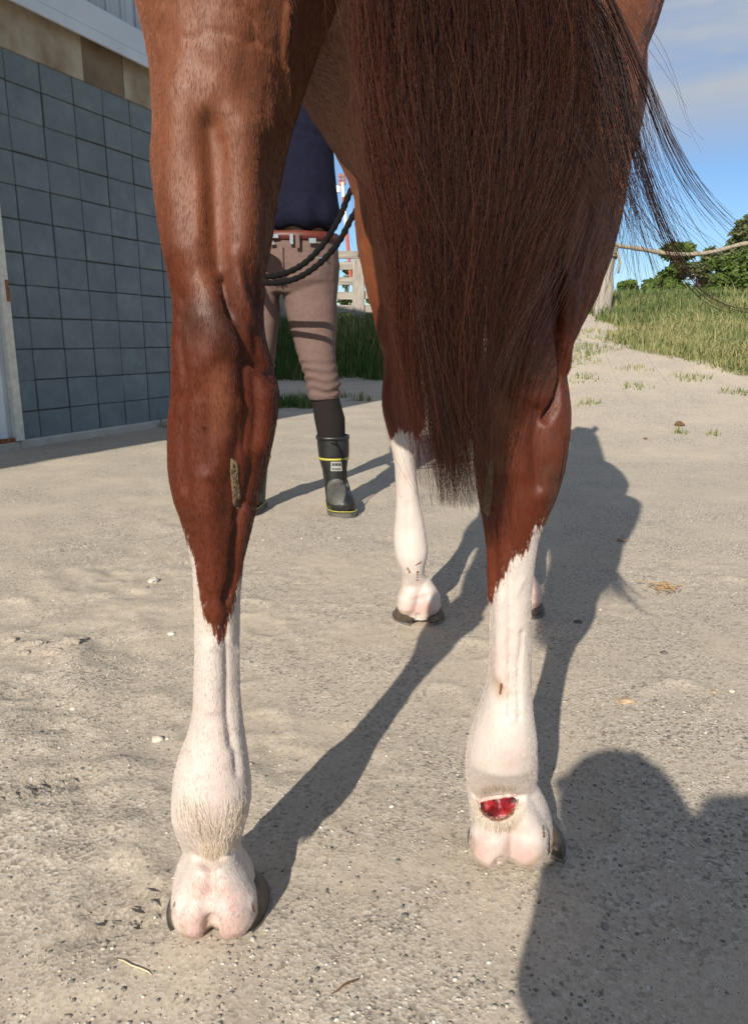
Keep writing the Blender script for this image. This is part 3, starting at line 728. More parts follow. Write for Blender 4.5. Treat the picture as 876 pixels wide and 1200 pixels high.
# barrel, chest, rump in the horse's own frame (s along the spine, q sideways)
YAW = R(15.5); hd_ = Vector((math.sin(YAW), math.cos(YAW), 0)); hq = Vector((math.cos(YAW), -math.sin(YAW), 0)); H0 = Vector((.012, .70, 0))
def HP(s, q, z): return H0 + hd_*s + hq*q + zv*z
secs = [(-.03, 1.30, .10, .10), (.0, 1.29, .19, .17), (.08, 1.27, .245, .235), (.2, 1.27, .265, .27), (.35, 1.26, .265, .30), (.5, 1.235, .265, .30), (.65, 1.22, .285, .315), (.8, 1.215, .290, .335), (.95, 1.22, .275, .355), (1.08, 1.235, .245, .37), (1.2, 1.24, .21, .34), (1.3, 1.22, .165, .26), (1.36, 1.20, .09, .15)]
sp_ = spline([(a, b_, c) for a, b_, c, d in secs], 30); sd_ = spline([(a, d, 0) for a, b_, c, d in secs], 30)
rg = []
for (s, zc, rx), (_, rz, _) in zip(sp_, sd_):
    qo = -.062*math.exp(-((s-.6)/.35)**2)
    rg.append([HP(s, qo+rx*math.cos(2*PI*j/32), zc+rz*math.sin(2*PI*j/32)) for j in range(32)])
hb.rings(rg)
# neck, head, ears
oval_tube(hb, [HP(1.02, 0, 1.28), HP(1.2, 0, 1.42), HP(1.4, .0, 1.58), HP(1.58, -.02, 1.73), HP(1.68, -.04, 1.80)], [(.17, .30), (.13, .24), (.10, .19), (.085, .15), (.08, .12)], 24, (0, -.6, 1))
oval_tube(hb, [HP(1.62, -.03, 1.82), HP(1.74, -.045, 1.76), HP(1.86, -.055, 1.66), HP(1.98, -.065, 1.54), HP(2.08, -.07, 1.44), HP(2.13, -.07, 1.40)], [(.075, .09), (.095, .13), (.085, .12), (.06, .085), (.055, .07), (.04, .045)], 24, (0, .5, 1))
for s_ in (-1, 1):
    oval_tube(hb, [HP(1.62, -.035+s_*.05, 1.86), HP(1.63, -.035+s_*.065, 1.93), HP(1.64, -.035+s_*.06, 2.0)], [(.03, .022), (.03, .02), (.006, .006)], 10)
    ball(hb, HP(1.79, -.05+s_*.082, 1.74), (.025, .025, .022))
    ball(hb, HP(2.10, -.07+s_*.032, 1.42), (.022, .03, .025))
# stifle and shoulder masses, elbow, dock
ball(hb, (-.185, .99, 1.05), (.075, .13, .17)); ball(hb, (.225, 1.10, 1.05), (.075, .13, .17))
for q_ in (-.15, .15): ball(hb, HP(1.05, q_, 1.16), (.11, .17, .22))
oval_tube(hb, [HP(.12, 0, 1.50), HP(.0, 0, 1.50), HP(-.06, .01, 1.43), HP(-.075, .025, 1.30), HP(-.06, .04, 1.16)], [(.05, .05), (.045, .045), (.036, .036), (.028, .028), (.016, .016)], 14, (1, 0, 0))
# heel bulbs: (px,py of each bulb, y of back, radii)
def bulbs(px1, px2, py, yb, r, dx=0, dyy=0, zc=.036):
    for px in (px1, px2):
        p = at(px, py, yb+r[1]); ball(hb, (p.x+dx, yb+r[1]+dyy, zc), r)
def heel(px1, px2, py, yb, r, ptop, dx=0, dyy=0, zl=0):
    "heart-shaped heels: pastern skin widening into two flat-bottomed bulbs"
    c = at(ptop[0], ptop[1], yb+.045)
    for px in (px1, px2):
        p = at(px, py, yb+.03); x = p.x+dx; y0 = yb+dyy
        q = lambda f, yo, z: (c.x+dx+(x-c.x-dx)*f, y0+yo, z+zl)
        oval_tube(hb, [q(.25, .044, .092), q(.62, .040, .068), q(.95, .036, .046), q(1.0, .036, .026), q(.97, .037, .010)],
                  [(r*.72, .026), (r*.88, .032), (r*1.03, .036), (r*1.02, .035), (r*.74, .025)], 18, (0, 1, 0))
heel(231, 273, 1090, .706, .0285, (252, 1040)); heel(574, 617, 1005, .822, .0275, (594, 965))
heel(477, 504, 715, 1.702, .0265, (490, 700), 0, 0, .014); heel(477, 504, 715, 1.702, .0265, (490, 700), SHX, SHY, .014)
for hx, hy in ((at(255, 1082, .785).x, .782), (at(601, 992, .905).x, .898), (at(490.5, 727, 1.75).x, 1.762), (at(490.5, 727, 1.75).x+SHX, 1.762+SHY)):
    oval_tube(hb, [(hx, hy-.016, .100), (hx, hy-.010, .072), (hx, hy-.004, .05), (hx, hy, .014)], [(.024, .026), (.038, .040), (.047, .048), (.054, .052)], 24)
p = at(249, 984, .712); ball(hb, (p.x, .716, p.z), (.021, .016, .021)); p = at(248, 996, .716); ball(hb, (p.x, .722, p.z), (.012, .011, .016))
# point of hock
p = at(246, 392, .712); ball(hb, (p.x, .728, .675), (.036, .036, .045))
p = at(612, 436, .822); ball(hb, (p.x, .842, .672), (.037, .036, .047))
horse_me = fuse('horse_body', hb, .0037, 5)
HV = verts_of(horse_me); HN = normals_of(horse_me)
horse = empty('horse', (0.0, .8, 0)); HOFF = Vector((0, .8, 0))
tag(horse, 'chestnut horse with four white stockings and long dark tail, seen from behind in the foreground', 'horse')

# find surface points under strokes with a ray cast from where the photograph was taken
tmpo = obj('tmp', horse_me); bpy.context.view_layer.update()
def hit(px, py):
    d = (at(px, py, 1)-cam.location).normalized(); ok, loc, nrm, idx = tmpo.ray_cast(cam.location, d)
    return loc.copy() if ok and loc.y < 2.2 else None
def stroke(pts, n=None):
    Q = []
    for i in range(len(pts)-1):
        (x0, y0), (x1, y1) = pts[i][:2], pts[i+1][:2]; k = max(2, int(math.hypot(x1-x0, y1-y0)/3))
        for j in range(k): Q.append((x0+(x1-x0)*j/k, y0+(y1-y0)*j/k))
    Q.append(pts[-1][:2]); H = [hit(*q) for q in Q]; return np.array([h for h in H if h is not None], float)
def falloff(Q, rad, V=None, lim=3.0):
    "1 on the stroke, 0 away from it"
    V = HV if V is None else V
    lo, hi = Q.min(0)-rad*lim, Q.max(0)+rad*lim
    idx = np.where(((V > lo) & (V < hi)).all(1))[0]; w = np.zeros(len(V))
    if len(idx) == 0: return w
    best = np.full(len(idx), 1e9)
    for q in Q: best = np.minimum(best, ((V[idx]-q)**2).sum(1))
    w[idx] = np.exp(-best/rad**2); return w
def taper_ends(Q, w, V=None):
    return w
def carve(pts, rad, depth):
    global HV
    Q = stroke(pts)
    if len(Q) == 0: return
    w = falloff(Q, rad); HV -= HN*(w*depth)[:, None]
SCULPT = [
 # left gaskin
 ([(205, 110), (206, 170), (208, 230), (214, 290)], .020, -.007), ([(246, 150), (250, 200), (252, 260), (255, 310)], .011, .008), ([(256, 165), (257, 240), (259, 300), (266, 345), (272, 365)], .0048, .0120), ([(237, 120), (237, 200), (236, 280)], .004, -.002),
 ([(288, 150), (288, 220), (288, 290)], .018, -.0065), ([(262, 330), (275, 370), (292, 408), (306, 430)], .008, .008), ([(300, 250), (300, 310), (304, 360)], .004, .003), ([(236, 215), (236, 290), (232, 330)], .012, -.002),
 ([(218, 46), (240, 40), (262, 38), (280, 42), (292, 49), (302, 46), (318, 58), (332, 72)], .0020, .0013), ([(250, 60), (262, 75), (258, 100)], .012, -.0015), ([(336, 8), (333, 40), (332, 70), (338, 112)], .0032, -.0035), ([(340, 20), (338, 60), (344, 105)], .004, .003), ([(280, 5), (296, 22), (300, 45)], .003, .0018),
 ([(318, 60), (328, 70), (333, 85)], .003, -.002), ([(284, 150), (292, 200), (297, 230)], .0025, -.0013), ([(205, 230), (212, 245), (222, 238)], .004, -.002), ([(200, 130), (206, 170), (202, 200)], .003, -.0015),
 ([(288, 0), (292, 18), (300, 34), (302, 46)], .0018, -.0013), ([(316, 92), (326, 104), (334, 124)], .0020, -.0016), ([(344, 58), (340, 80), (346, 100), (338, 118)], .0020, -.0016), ([(286, 148), (294, 172), (292, 200), (300, 226), (297, 250)], .0016, -.0013),
 ([(196, 150), (204, 180), (200, 214), (208, 244)], .0018, -.0013), ([(204, 236), (212, 226), (222, 230)], .0018, -.0014), ([(190, 12), (182, 36), (188, 64)], .0024, -.0015), ([(306, 220), (310, 260), (306, 300)], .0022, -.0014),
 # left hock
 ([(262, 376), (264, 384)], .0028, -.0014), ([(252, 620), (254, 660), (256, 700)], .0018, .0012), ([(216, 380), (222, 400), (218, 424)], .0022, -.0012), ([(282, 470), (286, 510), (284, 545)], .0026, -.0016), ([(240, 470), (238, 520), (244, 560)], .0030, -.0014), ([(300, 500), (296, 540), (290, 570)], .0022, -.0014),
 ([(243, 372), (250, 395), (246, 412)], .019, -.006), ([(212, 352), (207, 395), (214, 432), (220, 460)], .007, .004), ([(232, 430), (228, 480), (226, 540), (232, 600)], .011, -.0045), ([(214, 470), (212, 520), (216, 570)], .009, .004),
 ([(288, 425), (292, 470), (288, 520)], .011, .0065), ([(314, 455), (313, 490), (308, 520)], .010, -.004), ([(262, 450), (264, 500), (258, 540)], .014, -.003), ([(298, 385), (306, 420), (318, 450)], .006, .004),
 ([(284, 590), (276, 630), (272, 668), (266, 700)], .0055, .0065), ([(288, 600), (281, 640), (277, 690)], .005, -.002), ([(246, 560), (250, 640), (256, 720)], .010, -.0035), ([(222, 560), (226, 610), (232, 660)], .006, .003),
 ([(262, 690), (265, 760), (266, 830), (270, 872)], .0042, .0034), ([(248, 760), (247, 830)], .010, -.003), ([(277, 760), (278, 850)], .006, -.002), ([(272, 860), (276, 885), (278, 905)], .005, .003), ([(212, 870), (216, 890)], .008, .002),
 ([(285, 945), (279, 968), (270, 985)], .005, .003), ([(247.5, 1019), (248.5, 1046)], .0036, .0045), ([(252, 1092), (249, 1080), (249, 1105)], .008, .010), ([(213, 1058), (250, 1052), (290, 1058)], .008, .002), ([(222, 1042), (212, 1062)], .006, .003),
 ([(300, 440), (304, 480), (298, 530), (290, 575)], .005, .004), ([(232, 560), (238, 620), (246, 690)], .004, -.0025),
 ([(270, 505), (276, 540), (272, 600)], .012, .003), ([(276, 300), (282, 340), (296, 380)], .005, -.0035), ([(318, 432), (312, 450), (316, 480)], .004, .003),
 # right leg
 ([(604, 470), (612, 500), (608, 550)], .014, -.003), ([(590, 560), (594, 620), (598, 650)], .005, .0035), ([(628, 480), (624, 520), (630, 570)], .006, .004), ([(664, 350), (668, 380), (664, 400)], .004, .003),
 ([(652, 300), (654, 360), (656, 400), (657, 440), (652, 468), (640, 490)], .0052, .011), ([(668, 330), (666, 390), (662, 430)], .010, -.004), ([(622, 400), (628, 430), (624, 458)], .020, -.006), ([(588, 400), (580, 440), (572, 490)], .010, -.004), ([(600, 430), (596, 480), (584, 520)], .008, .003),
 ([(676, 235), (668, 265), (660, 300)], .007, -.006), ([(690, 240), (684, 280), (672, 320)], .007, .006), ([(702, 60), (700, 140), (704, 200)], .020, -.005), ([(640, 500), (648, 540), (640, 580)], .010, -.003), ([(655, 470), (656, 510), (650, 550)], .008, -.003),
 ([(566, 560), (570, 600), (574, 650), (575, 700)], .0055, -.0035), ([(577, 600), (579, 650), (578, 690)], .005, .0035), ([(562, 500), (560, 540)], .006, -.003),
 ([(598, 655), (598, 700), (597, 760), (597, 838)], .0026, .0044), ([(612, 740), (607, 790), (608, 845)], .0022, .0034), ([(600, 700), (607, 690), (612, 680)], .004, -.0015), ([(585, 700), (584, 790)], .009, -.003), ([(586, 960), (588, 975)], .006, .002),
 ([(585, 1012), (586, 1026)], .007, .009), ([(555, 932), (560, 940), (607, 934)], .005, .0025), ([(560, 978), (590, 975), (620, 980)], .008, .002),
 ([(570, 946), (585, 947), (600, 943)], .0085, .0075), ([(562, 935), (582, 930), (604, 928)], .0035, -.0010), ([(566, 960), (582, 966), (600, 960)], .005, -.0025),
 # left fore
 ([(478, 590), (476, 640), (486, 668)], .006, .002), ([(489, 722), (490, 732)], .005, .009), ([(472, 520), (470, 580)], .005, -.0015), ([(466, 690), (482, 700), (505, 692)], .004, -.0015), ([(424, 290), (432, 340), (446, 400)], .010, -.003),
]
for pts_, rad, dep in SCULPT: carve(pts_, rad, dep*(1.3 if pts_[0][1] < 640 else 1.2))
# gentle anatomical unevenness, small veins in the gaskin skin
HV += HN*((.0024*fbm(HV, 20, 3, 41) + .0009*fbm(HV*np.array([1, 1, .5]), 70, 2, 43))*sstep(.45, .75, HV[:, 2]))[:, None]
HV += HN*((.0006*fbm(HV, 80, 2, 47))*(1-sstep(.3, .5, HV[:, 2])))[:, None]
# colours of the hair
nV = len(HV); z = HV[:, 2]
t = sstep(.70, .84, z + .02*fbm(HV, 9, 2, 51)); low = np.array([.100, .0195, .0060]); upc = np.array([.172, .060, .027])
coat = low[None]*(1-t)[:, None] + upc[None]*t[:, None]
coat *= (1+.16*fbm(HV, 14, 3, 53) + .08*fbm(HV*np.array([1, 1, .3]), 90, 2, 54))[:, None]
fore = HV[:, 1] > 1.4; coat[fore] = coat[fore]*np.array([.95, .9, .85]) + np.array([.02, .004, 0])
def blend(w, c):
    global coat
    w = np.clip(w, 0, 1)[:, None]; coat = coat*(1-w)+np.array(c)[None]*w
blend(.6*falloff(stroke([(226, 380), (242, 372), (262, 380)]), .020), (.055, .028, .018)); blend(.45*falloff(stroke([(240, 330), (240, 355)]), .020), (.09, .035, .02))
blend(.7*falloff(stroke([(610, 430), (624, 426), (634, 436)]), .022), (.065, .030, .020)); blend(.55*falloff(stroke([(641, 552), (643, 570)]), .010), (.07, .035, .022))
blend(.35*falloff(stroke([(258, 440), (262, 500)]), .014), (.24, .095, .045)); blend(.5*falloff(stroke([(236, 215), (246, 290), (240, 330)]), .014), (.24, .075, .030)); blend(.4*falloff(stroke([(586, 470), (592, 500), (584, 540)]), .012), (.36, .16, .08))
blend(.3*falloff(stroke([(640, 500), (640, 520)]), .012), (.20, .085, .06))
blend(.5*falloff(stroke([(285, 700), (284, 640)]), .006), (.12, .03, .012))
# white stockings: signed height below the boundary line, per leg
white = np.full(nV, -.2)
def sock(sel, line, off=0):
    Q = np.array([h for h in (hit(x, y) for x, y in line) if h is not None]); o_ = np.argsort(Q[:, 0]); zb = np.interp(HV[sel, 0], Q[o_, 0], Q[o_, 2])
    white[sel] = zb-HV[sel, 2]+off
back = HV[:, 1] < 1.3
sock(back & (HV[:, 0] < 0) & (z < .6), [(222.5, 640), (228.5, 662), (233, 690), (239, 722), (249, 738), (258, 752), (264, 742), (270, 722), (276, 705), (281, 680)])
sock(back & (HV[:, 0] >= 0) & (z < .6), [(574, 706), (578, 696), (583, 688), (590, 676), (597, 662), (605, 654), (612, 650), (619, 642), (625, 622)])
sel = (~back) & (HV[:, 0] < .22) & (z < .6); sock(sel, [(457.5, 516), (463, 508), (470, 504), (478, 508), (484, 507), (487, 516)])
sel2 = (~back) & (HV[:, 0] >= .22) & (z < .6); white[sel2] = np.interp(HV[sel2, 0], [.2, .5], [.44, .44])-HV[sel2, 2]
white[z >= .6] = -.2
pink = np.zeros(nV); dirt = np.zeros(nV)
def padd(arr, pts, rad, amt):
    Q = stroke(pts)
    if len(Q): np.maximum(arr, amt*falloff(Q, rad), out=arr)
padd(pink, [(232, 1085), (235, 1100)], .022, .85); padd(pink, [(270, 1085), (265, 1102)], .022, .75); padd(pink, [(235, 1040), (262, 1055), (270, 1062)], .018, .75); padd(pink, [(247.5, 1021), (248.5, 1042)], .004, 1.4)
padd(pink, [(240, 830), (250, 930)], .02, .25); padd(pink, [(575, 985), (562, 1000)], .018, .7); padd(pink, [(602, 990), (612, 1000)], .022, .8); padd(pink, [(588, 965), (600, 970)], .018, .5); padd(pink, [(580, 770), (584, 790)], .02, .35)
padd(pink, [(578, 870), (600, 890)], .02, .3); padd(pink, [(482, 715), (500, 712)], .018, .95); padd(pink, [(482, 700), (500, 698)], .01, .7); padd(pink, [(475, 560), (472, 590)], .01, .3)
pink += .18*np.clip(fbm(HV, 18, 3, 61), 0, 1); q_ = (HV[:, 1] > 1.4) & (HV[:, 0] > .22) & (z < .12); pink[q_] = .7
padd(dirt, [(582, 800), (588, 812)], .009, .55); padd(dirt, [(562, 930), (580, 924), (602, 926)], .0065, .45); padd(dirt, [(250, 1088), (249, 1104)], .006, .9); padd(dirt, [(586, 1010), (586, 1022)], .006, 1.2)
padd(dirt, [(213, 1085), (222, 1106), (240, 1113)], .0035, .6); padd(dirt, [(262, 1112), (280, 1108)], .0035, .6); padd(dirt, [(555, 985), (552, 1005), (570, 1018)], .005, .5); padd(dirt, [(612, 1020), (635, 1002)], .005, .6); padd(dirt, [(250, 960), (268, 975)], .012, .22)
padd(dirt, [(562, 955), (600, 965)], .01, .25); padd(dirt, [(235, 700), (243, 735)], .008, .3); dirt += .22*sstep(.06, .0, z) + .10*np.clip(fbm(HV, 30, 3, 63), 0, 1)
# brown ermine marks within the white
for pts_, rad, a_ in (([(587, 801), (585, 812)], .0024, 1), ([(205, 1058), (202, 1066)], .0022, 1), ([(296, 1060), (298, 1070)], .0028, 1), ([(551, 979), (551, 986)], .0026, 1), ([(636, 968), (637, 980)], .0028, 1), ([(487, 663), (493, 659)], .003, 1), ([(477, 666), (480, 671)], .003, 1), ([(489, 670), (489, 680)], .0032, 1)):
    Q = stroke(pts_)
    if len(Q): w = falloff(Q, rad*1.3); white = np.where(w > .35, -(w-.35)*.04, white); blend(w*1.4, (.20, .075, .03))
horse_me.vertices.foreach_set('co', (HV-np.array(HOFF)).astype(np.float32).ravel()); horse_me.update()
bpy.data.objects.remove(tmpo)
horse_me.materials.append(M['coat'])
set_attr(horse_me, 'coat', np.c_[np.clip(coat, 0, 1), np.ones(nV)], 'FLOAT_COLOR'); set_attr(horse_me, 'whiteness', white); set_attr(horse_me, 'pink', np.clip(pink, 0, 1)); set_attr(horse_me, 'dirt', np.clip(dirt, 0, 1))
body = obj('body', horse_me, horse); HN = normals_of(horse_me)
tmpo = body; bpy.context.view_layer.update()
def hit(px, py):
    d = (at(px, py, 1)-cam.location).normalized(); inv = body.matrix_world.inverted()
    ok, loc, nrm, idx = body.ray_cast(inv @ cam.location, d); return (body.matrix_world @ loc, nrm.copy()) if ok else None

# hooves with shoes
def hoof(cx, y_heel, w, L, h, wrap=118, heelh=.52):
    "U-shaped horn wall open to the heel bulbs; shoe below"
    def pl(scale, z, dy, inn=0):
        out = []
        for k in range(37):
            a = R(-wrap+2*wrap*k/36.0)      # 0 = toe
            rx = (w/2)*scale-inn; ry = (L/2)*scale-inn
            out.append((cx+rx*math.sin(a)*(1+.04*math.cos(a)), y_heel+L/2+dy+ry*math.cos(a)-HOFF.y, z))
        return out
    mb = MB(); hs = []
    for z_, s_, dy in ((.009, 1.0, 0), (h*.3, .965, -.003), (h*.6, .91, -.008), (h*.9, .83, -.013), (h, .78, -.018)): hs.append((z_, s_, dy))
    outer = [pl(s_, z_, dy) for z_, s_, dy in hs]
    for r_ in outer:      # heels lower than toe
        for k in range(37):
            a = abs(-wrap+2*wrap*k/36.0); f = np.interp(a, [0, 28, 52, 80, 118, 150], [1, .74, .54, .47, heelh, heelh*.8]); x, y, z_ = r_[k]; r_[k] = (x, y, .009+(z_-.009)*f)
    inner = [[(cx+(x-cx)*.86, y+(HOFF.y-0)*0+(( y_heel+L/2-HOFF.y)-y)*.14, z_) for x, y, z_ in r_] for r_ in outer]
    Fs = []; V_ = []; m = len(outer)
    for r_ in outer+inner[::-1]: V_ += r_
    tot = 2*m
    for i in range(tot):
        for k in range(36):
            i2 = (i+1) % tot; Fs.append((i*37+k, i*37+k+1, i2*37+k+1, i2*37+k))
    Fs.append(tuple(i*37 for i in range(tot))); Fs.append(tuple(i*37+36 for i in range(tot))[::-1])
    mb.add(V_, Fs); o = mb.build('hoof', M['hoof'], horse, True)
    sh = MB(); A = [pl(1.03, .0, 0), pl(1.03, .0088, 0), pl(1.03, .0088, 0, .020), pl(1.03, .0, 0, .020)]; V_ = []
    for r_ in A: V_ += r_
    Fs = []
    for i in range(4):
        for k in range(36): i2 = (i+1) % 4; Fs.append((i*37+k, i*37+k+1, i2*37+k+1, i2*37+k))
    Fs.append((0, 37, 74, 111)); Fs.append((36, 147, 110, 73)); sh.add(V_, Fs); sh.build('horseshoe', M['shoe'], o, False)
    return o
pA = at(194, 1082, .785); pB = at(317, 1082, .785)
hoof((pA.x+pB.x)/2+.0055, .706, .122, .138, .066, 128, .38)
pA = at(547, 992, .905); pB = at(657, 992, .905)
hoof((pA.x+pB.x)/2+.001, .822, pB.x-pA.x-.001, .138, .066, 122, .38)
pA = at(461, 727, 1.75); pB = at(520, 727, 1.75)
hoof((pA.x+pB.x)/2, 1.694, pB.x-pA.x+.004, .130, .062, 158, .30)
hoof((pA.x+pB.x)/2+SHX, 1.694+SHY, pB.x-pA.x+.004, .130, .062, 158, .30)

# patches lying on the skin: chestnuts, wound
def patch(name, outline, mat, lift, dome, parent, seed=0, grid=.0016, rough=.0008, sink=0.0):
    "outline: polygon in photograph coordinates, draped over the skin; centre raised by dome"
    O = np.array(outline, float); c = O.mean(0); n = 40
    d = np.r_[0, np.cumsum(np.linalg.norm(np.diff(np.vstack([O, O[:1]]), axis=0), axis=1))]; t = np.linspace(0, d[-1], n, endpoint=False); Oc = np.vstack([O, O[:1]])
    B_ = np.c_[np.interp(t, d, Oc[:, 0]), np.interp(t, d, Oc[:, 1])]; V_ = []; rings_ = 9; last = None
    for r_ in range(rings_+1):
        f = 1-r_/rings_
        for k in range(n if r_ < rings_ else 1):
            p = c+(B_[k]-c)*f; h = hit(*p)
            if h is None: h = last
            last = h; rr = random.Random(seed*1000+r_*50+k)
            up = (.0002 if name == 'wound' else -.0015) if r_ == 0 else lift + dome*(1-f*f) + rough*rr.uniform(-1, 1)
            q = h[0]+h[1]*up; V_.append((q.x-HOFF.x, q.y-HOFF.y, q.z-HOFF.z))
    Fs = [(r_*n+k, r_*n+(k+1) % n, (r_+1)*n+(k+1) % n, (r_+1)*n+k) for r_ in range(rings_-1) for k in range(n)]
    Fs += [((rings_-1)*n+k, (rings_-1)*n+(k+1) % n, rings_*n) for k in range(n)]
    mb = MB(); mb.add(V_, Fs); return mb.build(name, mat, parent, True)
patch('chestnut', [(270, 535), (274, 536), (279, 541), (279, 560), (282, 580), (280, 596), (276, 604), (273, 592), (271, 570), (269, 550)], M['chestnut'], .0015, .0012, horse, 1, rough=.0010)
patch('chestnut', [(576, 534), (579, 537), (578, 560), (577, 580), (574, 604), (570, 609), (565, 600), (566, 585), (569, 565), (573, 545)], M['chestnut'], .0012, .0010, horse, 2)
w_ = patch('wound', [(561, 942), (566, 938), (573, 937), (579, 936), (586, 935), (594, 933), (602, 934), (606, 938), (603.5, 943), (604.5, 948), (599, 951), (594, 957), (587, 957.5), (582, 961), (575, 957), (570, 956.5), (566, 951), (561.5, 948)], M['wound'], .0010, .0018, horse, 3, rough=.0003)
def ridge(name, pts_, rad, mat, parent, wob=.3):
    Q = []
    for i in range(len(pts_)-1):
        for j in range(6): f = j/6.; Q.append((pts_[i][0]*(1-f)+pts_[i+1][0]*f, pts_[i][1]*(1-f)+pts_[i+1][1]*f))
    Q.append(pts_[-1]); P_ = []
    for q in Q:
        h = hit(*q)
        if h: v = h[0]+h[1]*rad*.2-HOFF; P_.append(v)
    rr = random.Random(9); m = len(P_)
    return MB().tube(P_, [rad*(1+rr.uniform(-wob, wob))*min(1, .35+3*min(i, m-1-i)/m) for i in range(m)], 8).build(name, mat, parent, True)
ridge('scab', [(560, 940), (562, 947), (567, 954), (575, 960), (583, 962), (592, 959), (600, 953), (606, 944), (606.5, 936)], .0019, M['scab'], w_, .22)
ridge('skin_flap', [(560, 939), (570, 935), (582, 933), (594, 931), (605, 930.5)], .0034, M['lip'], w_, .2)

# ------------------------------------------------------------------ hair
def hairs(name, P, rad, cols, mat, parent, offset=None):
    "P: n x k x 3 world points; rad: n x k; cols: n x 3"
    n, k = P.shape[:2]; hc = bpy.data.hair_curves.new(name); hc.add_curves([k]*n)
    off = np.array(offset if offset is not None else (0, 0, 0)); Q = (P-off).reshape(-1, 3).astype(np.float32)
    hc.attributes['position'].data.foreach_set('vector', Q.ravel())
    ra = hc.attributes.get('radius') or hc.attributes.new('radius', 'FLOAT', 'POINT'); ra.data.foreach_set('value', rad.astype(np.float32).ravel())
    ca = hc.attributes.new('hcol', 'FLOAT_COLOR', 'POINT'); ca.data.foreach_set('color', np.repeat(np.c_[cols, np.ones(n)], k, 0).astype(np.float32).ravel())
    hc.materials.append(mat); return obj(name, hc, parent)
rh = np.random.default_rng(33)
# tail: guide locks from the dock down, swung to the right
rows_py = [0, 100, 200, 300, 400, 500, 592]
GX = np.array([[440, 447, 458, 488, 503, 523, 545], [480, 488, 500, 512, 519, 531, 547], [534, 542, 545, 538, 533, 538, 548], [590, 598, 584, 556, 540, 542, 549], [640, 650, 630, 584, 554, 546, 550], [694, 706, 682, 626, 578, 552, 552]], float)
GY = [.640, .655, .665, .675, .690, .705, .722]
def guide_grid():
    G = []
    for g in range(6):
        u = g/5.0; pts = [HP(-.03, -.02+.04*u, 1.47), HP(-.10, -.035+.075*u, 1.38), HP(-.10, -.065+.15*u, 1.20)]
        for py, px, Yv in zip(rows_py, GX[g], GY): pts.append(at(px, py, Yv+.03*max(0, u-.5)))
        G.append([list(p) for p in pts])
    return np.array(G)           # 6 x 10 x 3
GG = guide_grid(); KP = 46
GS = np.stack([spline(GG[g], KP) for g in range(6)])      # 6 x KP x 3
def tail_points(u, tend, r):
    n = len(u); t1 = np.linspace(0, 1, KP)[None, :]
    drift = r.normal(0, .04, n)+np.where(r.random(n) < .22, r.normal(0, .13, n), 0)      # strands wander across one another
    ut = u[:, None]+drift[:, None]*(t1**1.3)+.02*np.sin(t1*r.uniform(4, 12, n)[:, None]+r.uniform(0, 6, n)[:, None])*t1
    f = np.clip(ut, 0, .9999)*5; i = f.astype(int); w = (f-i)[..., None]
    tt = t1*tend[:, None]*(KP-1); j = np.clip(tt.astype(int), 0, KP-2); fr = (tt-j)[..., None]
    return (GS[i, j]*(1-w)+GS[i+1, j]*w)*(1-fr) + (GS[i, j+1]*(1-w)+GS[i+1, j+1]*w)*fr
n = 23000
ub = rh.random(n); u = np.where(rh.random(n) < .87, ub**1.05*.64, .55+.45*rh.random(n)**1.1)
cl_ = 70; lock = np.clip((u*cl_+rh.normal(0, .6, n)).astype(int), 0, cl_-1)       # locks
tend = np.clip(1.02-np.abs(rh.normal(0, .11, n))-.35*rh.random(n)**2.5 - .10*np.random.default_rng(8).random(cl_)[lock] + .03*rh.normal(size=n), .40, 1.0)*np.where(u > .6, .80+.22*rh.random(n), 1)
P = tail_points(u, tend, rh); t = np.linspace(0, 1, KP)[None, :]
depth = rh.uniform(-1, 1, n); P[:, :, 1] += (depth[:, None]*(.012+.022*np.sin(np.clip(t*1.1, 0, 1)*PI)))
lr = np.random.default_rng(5); ph = lr.uniform(0, 6.28, (cl_, 4)); am = lr.uniform(.3, 1, (cl_, 2))
L = lock; wob = (np.sin(t*5+ph[L, 0][:, None])*am[L, 0][:, None]*.019 + np.sin(t*11+ph[L, 1][:, None])*.004)*t
wob = wob*(1+.0*u[:, None]); P[:, :, 0] += wob+.006*np.sin(t*17+ph[L, 3][:, None])*t; P[:, :, 1] += (np.cos(t*6+ph[L, 2][:, None])*am[L, 1][:, None]*.018)*t
o1 = rh.uniform(0, 6.28, (n, 3)); amp = rh.gamma(1.2, .0048, n)[:, None]
P[:, :, 0] += np.sin(t*rh.uniform(6, 22, n)[:, None]+o1[:, :1])*amp*t*1.4; P[:, :, 1] += np.sin(t*rh.uniform(6, 20, n)[:, None]+o1[:, 1:2])*amp*t
kk = rh.gamma(1.3, .0009, n)[:, None]; P[:, :, 0] += np.sin(t*rh.uniform(25, 75, n)[:, None]+o1[:, :1])*kk*sstep(0, .2, t); P[:, :, 1] += np.cos(t*rh.uniform(25, 75, n)[:, None]+o1[:, 1:2])*kk
# shift toward the lock's own axis (clumping) lower down
cx = np.zeros((cl_, KP)); cnt = np.bincount(L, minlength=cl_)[:, None]+1e-6
np.add.at(cx, L, P[:, :, 0]); cx /= cnt; k_ = (.45*sstep(.25, .9, t)*np.ones((n, 1)))*(rh.random(n) < .7)[:, None]
P[:, :, 0] = P[:, :, 0]*(1-k_)+cx[L]*k_
stray = rh.random(n) < .07; st_ = stray[:, None]*1.0
P[:, :, 0] += st_*np.sin(t*rh.uniform(3, 9, n)[:, None]+o1[:, 2:3])*.012*t; P[:, :, 1] += st_*(np.cos(t*rh.uniform(3, 9, n)[:, None]+o1[:, :1])*.010*t-.016*np.sin(t*PI))
rad = (np.full((n, KP), .00014)*rh.uniform(.7, 1.3, n)[:, None])*(1-.6*t**3)
dk = np.array([.0140, .0048, .0030]); md = np.array([.048, .0115, .0050]); lt = np.array([.22, .075, .034])
